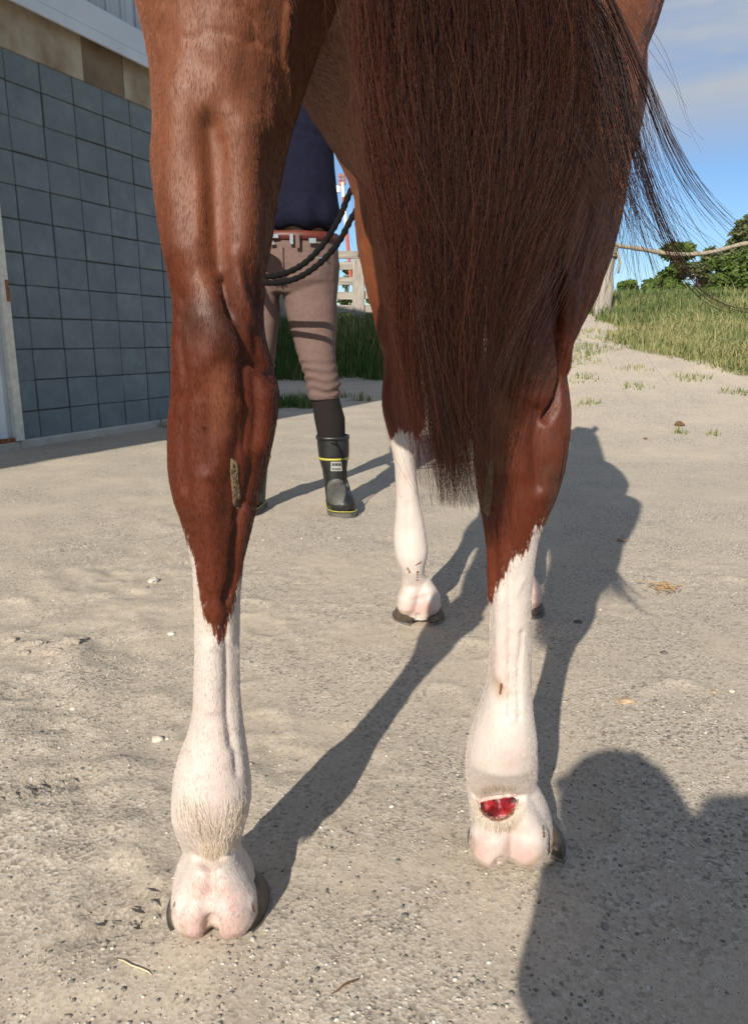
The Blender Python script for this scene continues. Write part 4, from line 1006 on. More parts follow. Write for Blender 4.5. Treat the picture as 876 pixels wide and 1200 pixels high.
m_ = rh.random(n)[:, None]; lc = (lr.random(cl_)[L])[:, None]
tcol = dk*(1-.6*lc)+md*.6*lc; tcol = np.where(m_ > .80, md, tcol); tcol = np.where(m_ > .99, lt*.5, tcol)
tcol = np.where(stray[:, None] & (rh.random(n) < .3)[:, None], lt*.4, tcol); edge_ = np.exp(-(u/.12)**2)[:, None]; tcol = tcol*(1-edge_*.5)+md*1.5*edge_*.5
tcol = tcol*(1+.5*np.clip(u-.4, 0, 1))[:, None]
tail = hairs('tail', P, rad, tcol, M['tailhair'], horse, HOFF)
# dark solid fill added inside the tail to block light between the strands
mb = MB(); rg = []
for k in range(2, KP-5):
    a = GS[0, k]*.82+GS[1, k]*.18; b_ = GS[3, k]*.75+GS[4, k]*.25; c = (a+b_)/2; w = abs(b_[0]-a[0])/2; q = k/(KP-1.); sh_ = max(.15, 1-.2*q-1.1*max(0, q-.6))
    rg.append([(c[0]-HOFF.x+w*sh_*math.cos(2*PI*j/24)*(1+.10*math.sin(j*2.3+k*.5)), c[1]-HOFF.y+.012+.020*sh_*math.sin(2*PI*j/24)+.003*math.sin(j*3.1+k*.3), c[2]) for j in range(24)])
mb.rings(rg); mb.build('tail_fill', simple('dark_tail_fill', (.012, .006, .004), .7, .3, 300, .9, .006, stretch=(1, 1, .05), col2=(.04, .014, .008)), tail, True)
# loose hairs blowing out against the sky
fl = []; fc = []; frd = []
def flock(guide, n, spread, Yv, rr=.00019, end=1.0, seed=0, jit=.006, lo=.55):
    r = np.random.default_rng(seed+900); g = spline([at(x, y, Yv+.0) for x, y in guide], KP)
    for i in range(n):
        e = r.uniform(lo, 1.0)*end if i else 1.0; tt = np.linspace(0, e, KP)*(KP-1); j = np.clip(tt.astype(int), 0, KP-2); f = (tt-j)[:, None]; q = g[j]*(1-f)+g[j+1]*f
        t1 = np.linspace(0, 1, KP); sx, sz = r.normal(0, spread, 2); q = q.copy()
        q[:, 0] += sx*(.3+.9*t1)+np.sin(t1*r.uniform(3, 9)+r.uniform(0, 6))*jit*t1*r.random(); q[:, 1] += r.normal(0, .010)*t1; q[:, 2] += sz*(.2+.8*t1)+np.sin(t1*r.uniform(3, 9)+r.uniform(0, 6))*jit*t1*r.random()
        fl.append(q); fc.append(dk*1.2 if r.random() < .8 else md); frd.append(rr*(1-.5*t1**2)*r.uniform(.7, 1.2))
flock([(640, -120), (705, -20), (742, 62), (766, 120), (786, 168), (806, 205), (832, 240), (858, 266), (884, 290)], 34, .0018, .63, .00022, 1, 1, .002, .72)
flock([(660, -60), (722, 60), (745, 170), (770, 245), (790, 292), (812, 330), (838, 352), (862, 361), (892, 364)], 40, .0024, .64, .00022, 1, 2, .003, .70)
flock([(660, -40), (712, 40), (736, 120), (748, 190), (768, 245), (786, 285), (800, 312)], 60, .011, .64, .00017, 1, 3, .010)
flock([(670, -20), (715, 80), (738, 170), (760, 230), (790, 270), (825, 300), (850, 325)], 40, .012, .64, .00018, 1, 4, .012)
flock([(690, 60), (722, 160), (738, 230), (752, 285), (762, 330), (770, 362)], 36, .008, .65, .00018, 1, 5, .008)
flock([(690, 90), (720, 200), (731, 250), (735, 300), (742, 345)], 26, .006, .66, .00018, 1, 6, .008)
flock([(690, -40), (730, 20), (756, 60), (775, 100), (785, 140), (812, 200), (850, 240)], 9, .012, .63, .00015, 1, 7, .016)
flock([(600, 10), (650, 100), (700, 190), (740, 250), (780, 300), (830, 330)], 30, .014, .66, .00016, 1, 8, .010)
flock([(680, 0), (715, 90), (728, 180), (722, 260), (706, 330), (690, 370)], 60, .008, .70, .00016, 1, 21, .008)
flock([(620, -20), (690, 80), (716, 160), (722, 230)], 70, .012, .67, .00018, 1, 22, .008)
flock([(560, 0), (620, 120), (672, 200), (705, 250), (722, 290)], 60, .012, .665, .00018, 1, 9, .008)
flock([(640, 20), (690, 120), (700, 220), (670, 320), (620, 420)], 70, .014, .69, .00018, 1, 10, .012)
flock([(600, 60), (640, 200), (640, 300), (600, 400), (566, 500), (552, 570)], 60, .012, .70, .00018, 1, 11, .012)
flock([(660, 200), (680, 310), (700, 380), (730, 450), (752, 480)], 3, .012, .69, .00014, 1, 12, .02)
flock([(440, 60), (455, 200), (486, 330), (505, 430), (530, 540), (545, 592)], 70, .007, .668, .00018, 1, 13, .009)
flock([(520, 440), (530, 520), (545, 575), (560, 605)], 30, .007, .70, .00016, 1, 14, .006)
hairs('loose_tail_hair', np.array(fl), np.array(frd), np.array(fc), M['tailhair'], tail, HOFF)

# short coat lying over the skin of the near legs
inv_off = np.array(HOFF); camp = np.array([0, 0, CZ])
view = HV-camp; facing = -(HN*view).sum(1)/np.linalg.norm(view, axis=1)
ppx, ppy = to_px(HV[:, 0], HV[:, 1], HV[:, 2])
ok = np.where((HV[:, 1] < 2.0) & (facing > -.15) & (ppy > -60) & (ppx > 120) & (ppx < 800) & (HV[:, 2] > .012))[0]
wgt = 1/np.maximum(.3, HV[ok, 1])**2; n = 190000
k = rh.choice(ok, n, p=wgt/wgt.sum()); nr = HN[k]; base = HV[k]+rh.normal(0, .0020, (n, 3)); base -= nr*((base-HV[k])*nr).sum(1)[:, None]
down = np.array([0, 0, -1.0])[None]+rh.normal(0, .16, (n, 3)) + .35*np.stack([fbm(HV[k], 14, 2, 71), np.zeros(n), np.zeros(n)], 1)
# hair whorls outward a little on the fetlocks
tg = down-nr*(down*nr).sum(1)[:, None]; tg /= np.linalg.norm(tg, axis=1)[:, None]+1e-9
ln = rh.uniform(.0030, .0062, n)*np.where(white[k] > 0, .72, 1); lift = np.where(white[k] > 0, rh.uniform(.01, .07, n), rh.uniform(.02, .12, n))
s3 = np.array([0, .5, 1.0])[None, :, None]; P = base[:, None, :]+tg[:, None, :]*ln[:, None, None]*s3+nr[:, None, :]*(ln*lift)[:, None, None]*s3**.8
isw = (white[k]+rh.normal(0, .009, n)) > 0
cc = np.where(isw[:, None], rh.uniform(.92, 1.10, n)[:, None]*np.array([.56, .50, .455])*(1-pink[k][:, None]*np.array([.08, .34, .34]))*(1-dirt[k][:, None]*np.array([.5, .6, .75])), coat[k]*rh.uniform(.75, 1.55, n)[:, None])
rad = np.repeat(np.array([[.00010, .00008, .00002]]), n, 0)*rh.uniform(.7, 1.2, n)[:, None]
hairs('coat_hair', P, rad, cc, M['fur'], horse, HOFF)
# longer feather on the backs of the fetlocks
def feather(pts_, n, ln, spread, curl, col, seed, bend=(0, 0)):
    r = np.random.default_rng(seed); fl_ = []; cs = []
    for i in range(n):
        f = r.random()*(len(pts_)-1); j = int(f); q = ((pts_[j][0]*(1-f+j)+pts_[j+1][0]*(f-j))+r.normal(0, spread), (pts_[j][1]*(1-f+j)+pts_[j+1][1]*(f-j))+r.normal(0, spread*.8)); h = hit(*q)
        if h is None: continue
        p, nn = np.array(h[0]), np.array(h[1]); l = ln*r.uniform(.5, 1.15); tx = (bend[0]-q[0])*.0007; d = np.array([tx*18+r.normal(0, .12), -.02, -1.0]); d -= nn*(d@nn)*.85; d /= np.linalg.norm(d)
        s = np.linspace(0, 1, 7)[:, None]; q_ = p+d*l*s+nn*(.0018*np.sin(s*PI)+.0008)*r.uniform(.2, 1.3)+np.array([1, 0, 0])*np.sin(s*3+r.uniform(0, 6))*curl*s
        fl_.append(q_); cs.append(np.array(col)*r.uniform(.75, 1.15))
    A = np.array(fl_); return hairs('fetlock_feather', A, np.repeat(np.array([[.00012, .00012, .00012, .00011, .0001, .00008, .00003]]), len(A), 0), np.array(cs), M['fur'], horse, HOFF)
feather([(218, 935), (228, 960), (244, 978), (258, 978), (272, 962), (284, 938)], 900, .026, 9, .0012, (.72, .615, .52), 1, (249, 992))
feather([(238, 985), (248, 992), (260, 984)], 260, .024, 5, .002, (.66, .54, .40), 5, (248, 1000))
feather([(556, 935), (560, 950), (572, 962), (592, 964), (606, 955), (612, 942)], 700, .013, 3.5, .001, (.66, .58, .47), 2, (586, 960))
feather([(575, 962), (592, 966), (600, 964)], 50, .018, 3, .002, (.50, .36, .28), 3, (575, 980))
feather([(560, 926), (580, 922), (604, 922)], 300, .010, 3, .001, (.52, .43, .34), 4, (586, 960))

# ------------------------------------------------------------------ people
M['shirt'] = simple('navy_cotton', (.0035, .0042, .014), .9, .15, 60, .25, .002, col2=(.0065, .0075, .022), spec=.2)
M['breeches'] = simple('mauve_brown_breeches', (.125, .082, .072), .85, .12, 90, .3, .0015, col2=(.16, .105, .092), spec=.2)
M['sock'] = simple('black_knit_sock', (.012, .009, .009), .9, .2, 200, .5, .002, col2=(.022, .017, .016), spec=.2)
M['rubber'] = simple('black_rubber', (.008, .0085, .008), .42, .3, 20, .3, .002, col2=(.020, .021, .019))
M['greyrubber'] = simple('dusty_grey_rubber', (.05, .05, .046), .6, .3, 30, .3, .001, col2=(.10, .096, .085))
M['sole'] = simple('dusty_sole', (.05, .048, .043), .7, .3, 40, .5, .002, col2=(.15, .135, .11))
M['yellow'] = simple('yellow_trim', (.40, .36, .06), .5, .05, 30, 0)
M['leather'] = simple('red_brown_leather', (.085, .016, .010), .5, .15, 60, .2, .001, col2=(.13, .026, .015))
M['silver'] = simple('silver_metal', (.34, .34, .33), .25, .05, 30, 0, metal=.9)
M['rope'] = simple('black_braided_rope', (.003, .003, .003), .85, .3, 400, .6, .002, col2=(.009, .009, .009), spec=.15)
M['skin'] = simple('skin', (.46, .27, .19), .5, .06, 40, .1, .001, col2=(.52, .32, .23))
M['hairdark'] = simple('dark_hair', (.012, .009, .008), .5, .2, 200, .5, .002)
M['greylabel'] = simple('grey_label', (.30, .30, .28), .6, .1, 50, 0)
M['cap'] = simple('grey_cloth_cap', (.12, .13, .15), .9, .1, 60, .2, .002)
M['phone'] = simple('black_phone_glass', (.01, .01, .012), .15, .05, 10, 0)
def figure(J, name, parent, off, seed=1, vox=.0065, head_dir=(0, -1, 0), lg=1.0):
    """one continuous body over the joints in J: pelvis chest neck head shoulders elbows wrists hips knees ankles; hands with fingers"""
    mb = MB(); V3 = Vector
    g = {k: V3(v) for k, v in J.items()}
    up = (g['neck']-g['pelvis']).normalized()
    side = (g['shR']-g['shL']).normalized(); fw = side.cross(up).normalized()
    if fw.dot(V3(head_dir)) < 0: fw = -fw
    oval_tube(mb, [g['pelvis']-up*.06, g['pelvis'], g['pelvis'].lerp(g['chest'], .5), g['chest'], g['chest'].lerp(g['neck'], .6), g['neck']-up*.01], [(.13, .09), (.155, .11), (.135, .095), (.155, .11), (.14, .09), (.06, .055)], 22, tuple(fw))
    oval_tube(mb, [g['neck']-up*.03, g['neck'], g['head']], [(.06, .06), (.053, .055), (.05, .055)], 14, tuple(fw))
    hdv = V3(head_dir).normalized(); hs = hdv.cross(V3((0, 0, 1))).normalized(); hu = hs.cross(hdv); H = g['head']+hu*.05
    M3 = Matrix((hs, hdv, hu)).transposed()
    def hb_(c, r):
        t_ = MB(); ball(t_, (0, 0, 0), r, 18, 12); mb.add([M3 @ V3(v)+H+M3 @ V3(c) for v in t_.V], t_.F)
    hb_((0, -.01, .025), (.076, .095, .092)); hb_((0, .02, -.045), (.056, .072, .068)); hb_((0, .052, -.085), (.026, .024, .020))
    hb_((0, .098, -.012), (.010, .014, .024)); hb_((0, .104, -.028), (.016, .014, .009)); hb_((-.078, -.005, -.01), (.008, .017, .030)); hb_((.078, -.005, -.01), (.008, .017, .030))
    hb_((0, .084, -.056), (.024, .010, .006)); hb_((0, .082, -.066), (.021, .010, .006)); hb_((.031, .078, .010), (.014, .009, .008)); hb_((-.031, .078, .010), (.014, .009, .008)); hb_((0, .078, .03), (.05, .012, .008))
    for s in 'LR':
        oval_tube(mb, [g['chest'].lerp(g['neck'], .6), g['sh'+s], g['sh'+s].lerp(g['el'+s], .5), g['el'+s], g['el'+s].lerp(g['wr'+s], .35), g['wr'+s]], [(.06, .06), (.056, .056), (.046, .046), (.038, .038), (.040, .040), (.026, .022)], 14)
        oval_tube(mb, [g['hip'+s]+up*.03, g['hip'+s].lerp(g['kn'+s], .3), g['hip'+s].lerp(g['kn'+s], .75), g['kn'+s], g['kn'+s].lerp(g['an'+s], .3), g['kn'+s].lerp(g['an'+s], .8), g['an'+s]], [(a*lg, b_2*lg) for a, b_2 in ((.088, .088), (.085, .085), (.062, .062), (.055, .057), (.056, .058), (.036, .038), (.036, .038))], 16)
        toe = g['toe'+s]; oval_tube(mb, [g['an'+s]+(g['an'+s]-toe).normalized()*.04-V3((0, 0, .05)), g['an'+s]-V3((0, 0, .045)), toe.lerp(g['an'+s], .3), toe], [(.030, .028), (.036, .034), (.042, .026), (.028, .016)], 14, (0, 0, 1))
        wr = g['wr'+s]; hdn = V3(g['hd'+s]).normalized(); pn = V3(g['pn'+s]).normalized(); pn = (pn-hdn*pn.dot(hdn)).normalized(); sd_2 = hdn.cross(pn)*(1 if s == 'R' else -1)
        oval_tube(mb, [wr-hdn*.01, wr+hdn*.03, wr+hdn*.065, wr+hdn*.088], [(.024, .020), (.034, .015), (.040, .014), (.036, .011)], 14, tuple(pn))
        for i, (o_, L_) in enumerate(((-.029, .070), (-.010, .078), (.010, .073), (.028, .058))):
            b0 = wr+hdn*.080+sd_2*o_; cur = g['cu'+s].x if hasattr(g['cu'+s], 'x') else .8; p_ = [b0]; d = hdn.copy(); q = d.copy()
            for kx, fr_ in enumerate((.42, .32, .26)):
                ang = cur*(.6+.25*kx); q = (q*math.cos(ang)+pn*math.sin(ang)).normalized(); p_.append(p_[-1]+q*L_*fr_); pn_ = pn
            oval_tube(mb, p_, [(.0098, .0098), (.0092, .0092), (.0084, .0084), (.0070, .0070)], 10, tuple(sd_2))
        tb = wr+hdn*.028-sd_2*.028; oval_tube(mb, [tb, tb-sd_2*.022+hdn*.022+pn*.012, tb-sd_2*.030+hdn*.045+pn*.024, tb-sd_2*.026+hdn*.066+pn*.036], [(.014, .014), (.0115, .0115), (.010, .010), (.0075, .0075)], 10, tuple(pn))
    me = fuse(name, mb, vox, 3); V_ = verts_of(me)-np.array(off); me.vertices.foreach_set('co', V_.astype(np.float32).ravel()); me.update(); me.materials.append(M['skin'])
    hair = MB(); t_ = MB(); ball(t_, (0, -.018, .035), (.083, .098, .092), 20, 12)
    hair.add([M3 @ V3(v)+H-V3(off) for v in t_.V], [f for f in t_.F if not all(t_.V[i][1] > .045 and t_.V[i][2] < .075 for i in f)])
    eyes = []
    for s in (-1, 1):
        e = MB(); ball(e, (s*.031, .0865, .006), (.011, .006, .006), 10, 6); eyes.append([M3 @ V3(v)+H-V3(off) for v in e.V]); EF = e.F
    b_ = obj('body', me, parent); obj('hair', mesh_from('hair', hair.V, hair.F, M['hairdark'], True), parent)
    for q in eyes: obj('eye', mesh_from('eye', q, EF, M['phone'], True), parent)
    return H, M3

# --- handler behind the horse
hoff = (-.30, 2.98, 0); hoffv = Vector(hoff)
per = empty('person', hoff); tag(per, 'handler in navy shirt, mauve riding breeches and black rubber boots standing by the horse', 'person')
YP = 2.98
def wp(px, py, Y=YP): return at(px, py, Y)
J = dict(pelvis=wp(344, 305), chest=wp(344, 215), neck=wp(340, 106), head=wp(337, 70), shL=wp(292, 134), shR=wp(380, 128), elL=wp(262, 225, 2.92), wrL=wp(268, 262, 2.72), elR=wp(405, 95, 2.86), wrR=wp(440, 45, 2.74),
         hdL=(.55, -.8, .1), pnL=(.2, -.1, -1), hdR=(.6, -.6, .5), pnR=(.4, -.6, -.6), cuL=(.95, 0, 0), cuR=(.85, 0, 0), hipL=wp(312, 318), hipR=wp(366, 318), knL=wp(309, 420, 2.97), knR=wp(372, 425, 2.97), anL=wp(293, 560, 3.0), anR=wp(392, 560, 3.0), toeL=(wp(290, 606, 2.84)), toeR=(wp(402, 604, 2.84)))
J['toeL'].z = J['toeR'].z = .03; J['anL'].z = J['anR'].z = .10
figure(J, 'person_body', per, hoff, lg=.58)
def pxloft(mb, rows, n=26, p=.9, step=None):
    rg = []
    for (py, xl, xr, Yc, ry) in rows:
        a = at(xl, py, Yc); b_ = at(xr, py, Yc); rg.append(ellring((a.x+b_.x)/2, Yc, a.z, (b_.x-a.x)/2, ry, n, p))
    return mb.rings(rg)
def dens(rows, k=6):
    return [tuple(r) for r in spline(rows, len(rows)*k)] if False else [tuple(np.array(rows[i])*(1-j/k)+np.array(rows[i+1])*(j/k)) for i in range(len(rows)-1) for j in range(k)]+[tuple(rows[-1])]
def finish(me, name, mat, off, parent, wr=None):
    V_ = verts_of(me); Nn = normals_of(me)
    if wr is not None: V_ = V_+Nn*wr(V_)[:, None]
    me.vertices.foreach_set('co', (V_-np.array(off)).astype(np.float32).ravel()); me.update(); me.materials.append(mat); return obj(name, me, parent)
# breeches
mb = MB()
pxloft(mb, dens([(274, 294, 393, 2.98, .118), (290, 292, 396, 2.98, .125), (310, 290, 398, 2.98, .130), (330, 290, 397, 2.98, .122), (344, 296, 394, 2.98, .09)], 3))
pxloft(mb, dens([(322, 330, 397, 2.98, .10), (345, 331, 395.5, 2.98, .098), (380, 338, 394.5, 2.975, .088), (410, 347, 392.5, 2.965, .078), (430, 353, 394, 2.965, .074), (448, 358, 398.5, 2.975, .072), (463, 361, 398.5, 2.985, .066), (468, 362.5, 397.5, 2.985, .062)], 3))
pxloft(mb, dens([(322, 292, 334, 2.98, .10), (345, 293, 327.5, 2.98, .095), (380, 295, 327, 2.975, .085), (410, 296, 323, 2.965, .076), (432, 296, 320, 2.965, .072), (450, 294, 318, 2.975, .07), (468, 291, 318, 2.985, .062)], 3))
def wr_p(V_):
    zk = V_[:, 2]; _, py = to_px(V_[:, 0], V_[:, 1], V_[:, 2])
    f = sstep(410, 432, py)*sstep(472, 462, py); ang = V_[:, 0]*9
    w = f*.0050*np.sin(py*.58+3.2*fbm(V_*np.array([1, 1, .4]), 11, 2, 88)+V_[:, 0]*18)*(.35+.9*np.abs(fbm(V_, 10, 2, 89))*1.6) + .0045*fbm(V_*np.array([1, 1, 1.6]), 12, 3, 81)
    return w + .0035*np.sin((V_[:, 0]*1.3+V_[:, 2])*46)*sstep(330, 345, py)*sstep(385, 350, py)*.5
br_ = finish(fuse('breeches', mb, .006, 3), 'breeches', M['breeches'], hoff, per, wr_p)
# shirt with sleeves, blousing over the belt
mb = MB()
pxloft(mb, dens([(100, 322, 364, 2.98, .062), (112, 306, 378, 2.98, .085), (126, 294, 388, 2.98, .105), (160, 291, 391.0, 2.98, .125), (200, 293, 393, 2.98, .13), (235, 292, 394.5, 2.97, .135), (255, 291, 397.5, 2.965, .145), (264, 292, 397, 2.965, .142), (271, 297, 392, 2.97, .13)], 3))
for pts_, rr_ in (([wp(362, 130), J['shR'], J['shR'].lerp(J['elR'], .5), J['elR'], J['elR'].lerp(J['wrR'], .5), J['wrR']], (.08, .082, .072, .062, .052, .040)), ([wp(312, 134), J['shL'], J['shL'].lerp(J['elL'], .5), J['elL'], J['elL'].lerp(J['wrL'], .5), J['wrL']], (.08, .078, .066, .060, .052, .040))):
    oval_tube(mb, pts_, [(a, a) for a in rr_], 16)
def wr_s(V_):
    _, py = to_px(V_[:, 0], V_[:, 1], V_[:, 2]); f = sstep(215, 262, py)
    return .007*f*np.sin(V_[:, 0]*70+3*fbm(V_, 6, 2, 91)) + .010*fbm(V_*np.array([1, 1, .8]), 7, 3, 93) - .006*np.exp(-((py-150-.35*np.abs(V_[:, 0]+.27)*300+0)/5)**2)
finish(fuse('shirt', mb, .007, 3), 'shirt', M['shirt'], hoff, per, wr_s)
# belt, loops, buckle
def ring_band(name, py, xl, xr, Yc, ry, hh, th, mat, parent, off=hoff, n=40, arc=None):
    a = at(xl, py, Yc); b_ = at(xr, py, Yc); cx_, rx = (a.x+b_.x)/2-off[0], (b_.x-a.x)/2; mb = MB()
    rg = [ellring(cx_, Yc-off[1], a.z+dz, rx+dr, ry+dr, n, .9) for dz, dr in ((-hh, -.004), (-hh, th), (hh, th), (hh, -.004))]
    mb.rings(rg, cap=False); return mb.build(name, mat, parent, True)
belt = ring_band('belt', 280.5, 292, 395.5, 2.98, .126, .015, .004, M['leather'], per)
def onbelt(name, px, py, w, h, mat, parent, t_=.005, proud=.008):
    Yf = 2.98-.130-proud; p = at(px, py, Yf); mb = MB(); mb.box((p.x-hoff[0], p.y-hoff[1], p.z), (w, t_, h), None, .0015); return mb.build(name, mat, parent)
bk = onbelt('buckle', 341.5, 280, .0075, .019, M['silver'], belt, .003, .010); onbelt('belt_tip', 366, 282, .014, .010, M['silver'], belt, .003, .002); onbelt('belt_keeper', 322, 276.5, .014, .008, M['silver'], belt, .003, .006); onbelt('belt_keeper', 319, 285, .009, .006, M['silver'], belt, .003, .006)
onbelt('belt_loop', 348.5, 282, .008, .026, M['breeches'], br_, .003, .012); onbelt('belt_loop', 308, 281, .009, .028, M['breeches'], br_, .003, .008)
onbelt('fly_seam', 331, 303, .0025, .045, M['breeches'], br_, .002, .004); onbelt('pocket_zip', 375, 302, .024, .003, M['silver'], br_, .002, -.020)
# knee socks
for k, rows in enumerate(([(462, 364, 396, 2.985, .056), (490, 368, 404, 2.99, .058), (515, 373, 404.5, 2.995, .052), (540, 377, 404, 3.0, .048)], [(462, 292, 317, 2.985, .056), (490, 288, 314, 2.99, .058), (515, 282, 312, 2.995, .052), (540, 280, 309, 3.0, .048)])):
    mb = MB(); pxloft(mb, dens([tuple(r) for r in rows], 5), 24, 1.0); mb.V = [(x-hoff[0], y-hoff[1], z) for x, y, z in mb.V]; mb.build('sock', M['sock'], per, True)
# boots
def boot(xc, flip, dx):
    a0 = [(512, 371, 408.5), (530, 372.5, 409), (550, 377.5, 406.5), (572, 380.5, 406.5)]
    root = None; mb = MB()
    cxz = lambda py, xl, xr, Yc: ((at(xl, py, Yc).x+at(xr, py, Yc).x)/2, (at(xr, py, Yc).x-at(xl, py, Yc).x)/2, at(xl, py, Yc).z)
    for rows in (dens([(511, 371, 408.5, 3.0, .066), (520, 371.5, 409, 3.0, .066), (533, 373, 409, 3.0, .066), (536, 373.5, 408, 3.0, .062), (550, 377.5, 406.5, 3.0, .060), (572, 380.5, 406.5, 3.0, .060), (588, 382, 408, 2.995, .064), (596, 383, 411, 2.99, .066)], 3),):
        pxloft(mb, rows, 26, .95)
    c = at(396, 590, 2.99); toe = Vector((c.x+.030, 2.835, .05)); hl = Vector((c.x-.008, 3.045, .05))
    oval_tube(mb, [hl+Vector((0, .012, 0)), hl, Vector((c.x, 2.98, .065)), Vector((c.x+.012, 2.92, .068)), Vector((c.x+.024, 2.86, .055)), toe+Vector((.004, 0, -.004)), toe+Vector((.006, -.018, -.008))], [(.030, .036), (.040, .046), (.045, .062), (.050, .056), (.052, .044), (.042, .034), (.018, .018)], 22, (0, 0, 1))
    me = fuse('boot', mb, .0045, 3); V_ = verts_of(me)
    if dx: V_[:, 0] = (2*at(344, 590, 2.99).x)-V_[:, 0] + dx
    Nn = None; V_[:, 2] = np.maximum(V_[:, 2], .012); me.vertices.foreach_set('co', (V_-np.array(hoff)).astype(np.float32).ravel())
    if dx: me.flip_normals()
    me.update(); me.materials.append(M['rubber']); b_ = obj('boot', me, per)
    mirror = lambda x: ((2*at(344, 590, 2.99).x)-x+dx) if dx else x
    # sole
    mb = MB(); path = [(3.062, -.010, .028), (3.04, -.009, .042), (2.98, 0, .047), (2.92, .012, .053), (2.86, .024, .055), (2.835, .030, .045), (2.818, .034, .022)]
    L_, R_ = [], []
    for y, xo, w in path: L_.append((c.x+xo-w, y)); R_.append((c.x+xo+w, y))
    out = L_+R_[::-1]; rg = []
    for z_, e in ((0.0, .0), (.020, .002), (.024, -.002)): rg.append([(mirror(x+(e if x > c.x else -e))-hoff[0], y-hoff[1], z_) for x, y in out])
    mb.rings(rg); mb.build('sole', M['sole'], b_)
    mb = MB(); pts_ = [Vector((mirror(x+(.002 if x > c.x+.02 else -.002))-hoff[0], y-hoff[1]-.002, .030)) for x, y in out[1:-1]]; mb.tube(pts_, .0020, 6); mb.build('yellow_welt', M['yellow'], b_, True)
    def band(py, xl, xr, Yc, ry, hh, th, nm, mt):
        o = ring_band(nm, py, xl, xr, Yc, ry, hh, th, mt, b_)
        if dx:
            for v in o.data.vertices: v.co.x = mirror(v.co.x+hoff[0])-hoff[0]
            o.data.flip_normals()
        return o
    band(536, 373.5, 408.3, 3.0, .0645, .0042, .002, 'yellow_band', M['yellow']); band(512, 371, 408.5, 3.0, .066, .007, .003, 'top_hem', M['rubber'])
    # label, grey instep panel, lace
    def drape(nm, px0, px1, py0, py1, mt, rnd=True, lift=.0012, n=9):
        V2 = []; F2 = []; bm_ = b_; bpy.context.view_layer.update(); iv = b_.matrix_world.inverted(); o_c = iv @ cam.location; last = None
        for i in range(n):
            for j in range(n):
                a_, c_ = -1+2*i/(n-1), -1+2*j/(n-1)
                if rnd: a_, c_ = a_*math.sqrt(1-c_*c_/2*.8), c_*math.sqrt(1-a_*a_/2*.8)
                X_, Y2 = (px0+px1)/2+a_*(px1-px0)/2, (py0+py1)/2+c_*(py1-py0)/2
                d_ = (iv @ at(X_, Y2, 2.5)-o_c).normalized(); ok_, l_, n_, _ = b_.ray_cast(o_c, d_)
                if ok_: last = l_+n_*lift
                V2.append(tuple(last if last is not None else (0, 0, .2)))
        F2 = [(i*n+j, (i+1)*n+j, (i+1)*n+j+1, i*n+j+1) for i in range(n-1) for j in range(n-1)]
        V2 += [tuple(Vector(v)+Vector((0, .002, 0))) for v in V2]; k2 = n*n; F2 += [tuple(q+k2 for q in f[::-1]) for f in F2]
        return obj(nm, mesh_from(nm, V2, F2, mt, True), b_)
    if not dx:
        lb = drape('size_label', 387.5, 400.5, 541, 552, M['greylabel'], False)
        for r_, (yy_, hh_, ws) in enumerate(((544.2, .0055, (2.0, 1.4, 2.2, 1.2, 1.8)), (549.4, .0022, (1.4, 1.0, 1.6, 1.2, 1.0, 1.3)))):
            xx_ = 389.2
            for w_2 in ws:
                mk = drape('label_print', xx_, xx_+w_2*.82, yy_-1.5+.8*(r_), yy_+1.7-.8*r_, M['rubber'], False, .0024, 3); mk.parent = lb; xx_ += w_2+.35
        drape('instep_panel', 383, 404.5, 561, 592, M['greyrubber'], True, .002)
        mb = MB(); mb.tube([at(x, y, Y)-hoffv for x, y, Y in ((393, 516, 2.930), (397, 524, 2.925), (400, 535, 2.922), (401.5, 550, 2.925), (403, 565, 2.92), (404, 578, 2.915))], .0028, 6); mb.build('lace', M['rope'], b_, True)
        mb = MB(); mb.tube([at(x, y, Y)-hoffv for x, y, Y in ((388, 519, 2.930), (394, 521, 2.923), (400, 528, 2.922), (404, 545, 2.92), (405.5, 560, 2.915), (409.5, 573, 2.905))], .0026, 6); mb.build('lace', M['rope'], b_, True)
    return b_
boot(0, False, 0); boot(0, True, .015)

# --- lead rope, two strands sagging from behind the horse's foreleg to the handler's left hand
rope = empty('lead_rope', tuple(J['wrL'])); tag(rope, 'thick black braided lead rope sagging in two strands across the handler', 'rope'); ro = J['wrL']
def strand(pts_, rr_=.0098):
    S = spline([at(*p) for p in pts_], 260); mb = MB(); mb.tube([Vector(s)-ro for s in S], rr_, 12)
    mb.V = [tuple(Vector(v)+(Vector(v)-(Vector(S[k//12])-ro))*(.07*math.cos(2*(2*PI*(k % 12)/12)+(k//12)*1.3)+.06*math.cos(2*(2*PI*(k % 12)/12)-(k//12)*1.3))) for k, v in enumerate(mb.V)]; return mb.build('rope_strand', M['rope'], rope, True)
strand([(612, 143, 2.72), (560, 148, 2.66), (470, 165, 2.61), (412, 222, 2.60), (396, 258, 2.60), (374, 292, 2.61), (350, 313, 2.62), (328, 322, 2.63), (308, 324, 2.65), (285, 315, 2.68), (270, 285, 2.68), (266, 262, 2.66)])
strand([(610, 146, 2.72), (558, 160, 2.64), (474, 190, 2.58), (414, 252, 2.56), (397, 283, 2.56), (374, 309, 2.57), (350, 325, 2.58), (328, 331, 2.60), (308, 331, 2.62), (285, 322, 2.66), (272, 300, 2.68), (262, 268, 2.66)])
strand([(266, 262, 2.66), (262, 300, 2.68), (258, 340, 2.70), (250, 380, 2.70)])

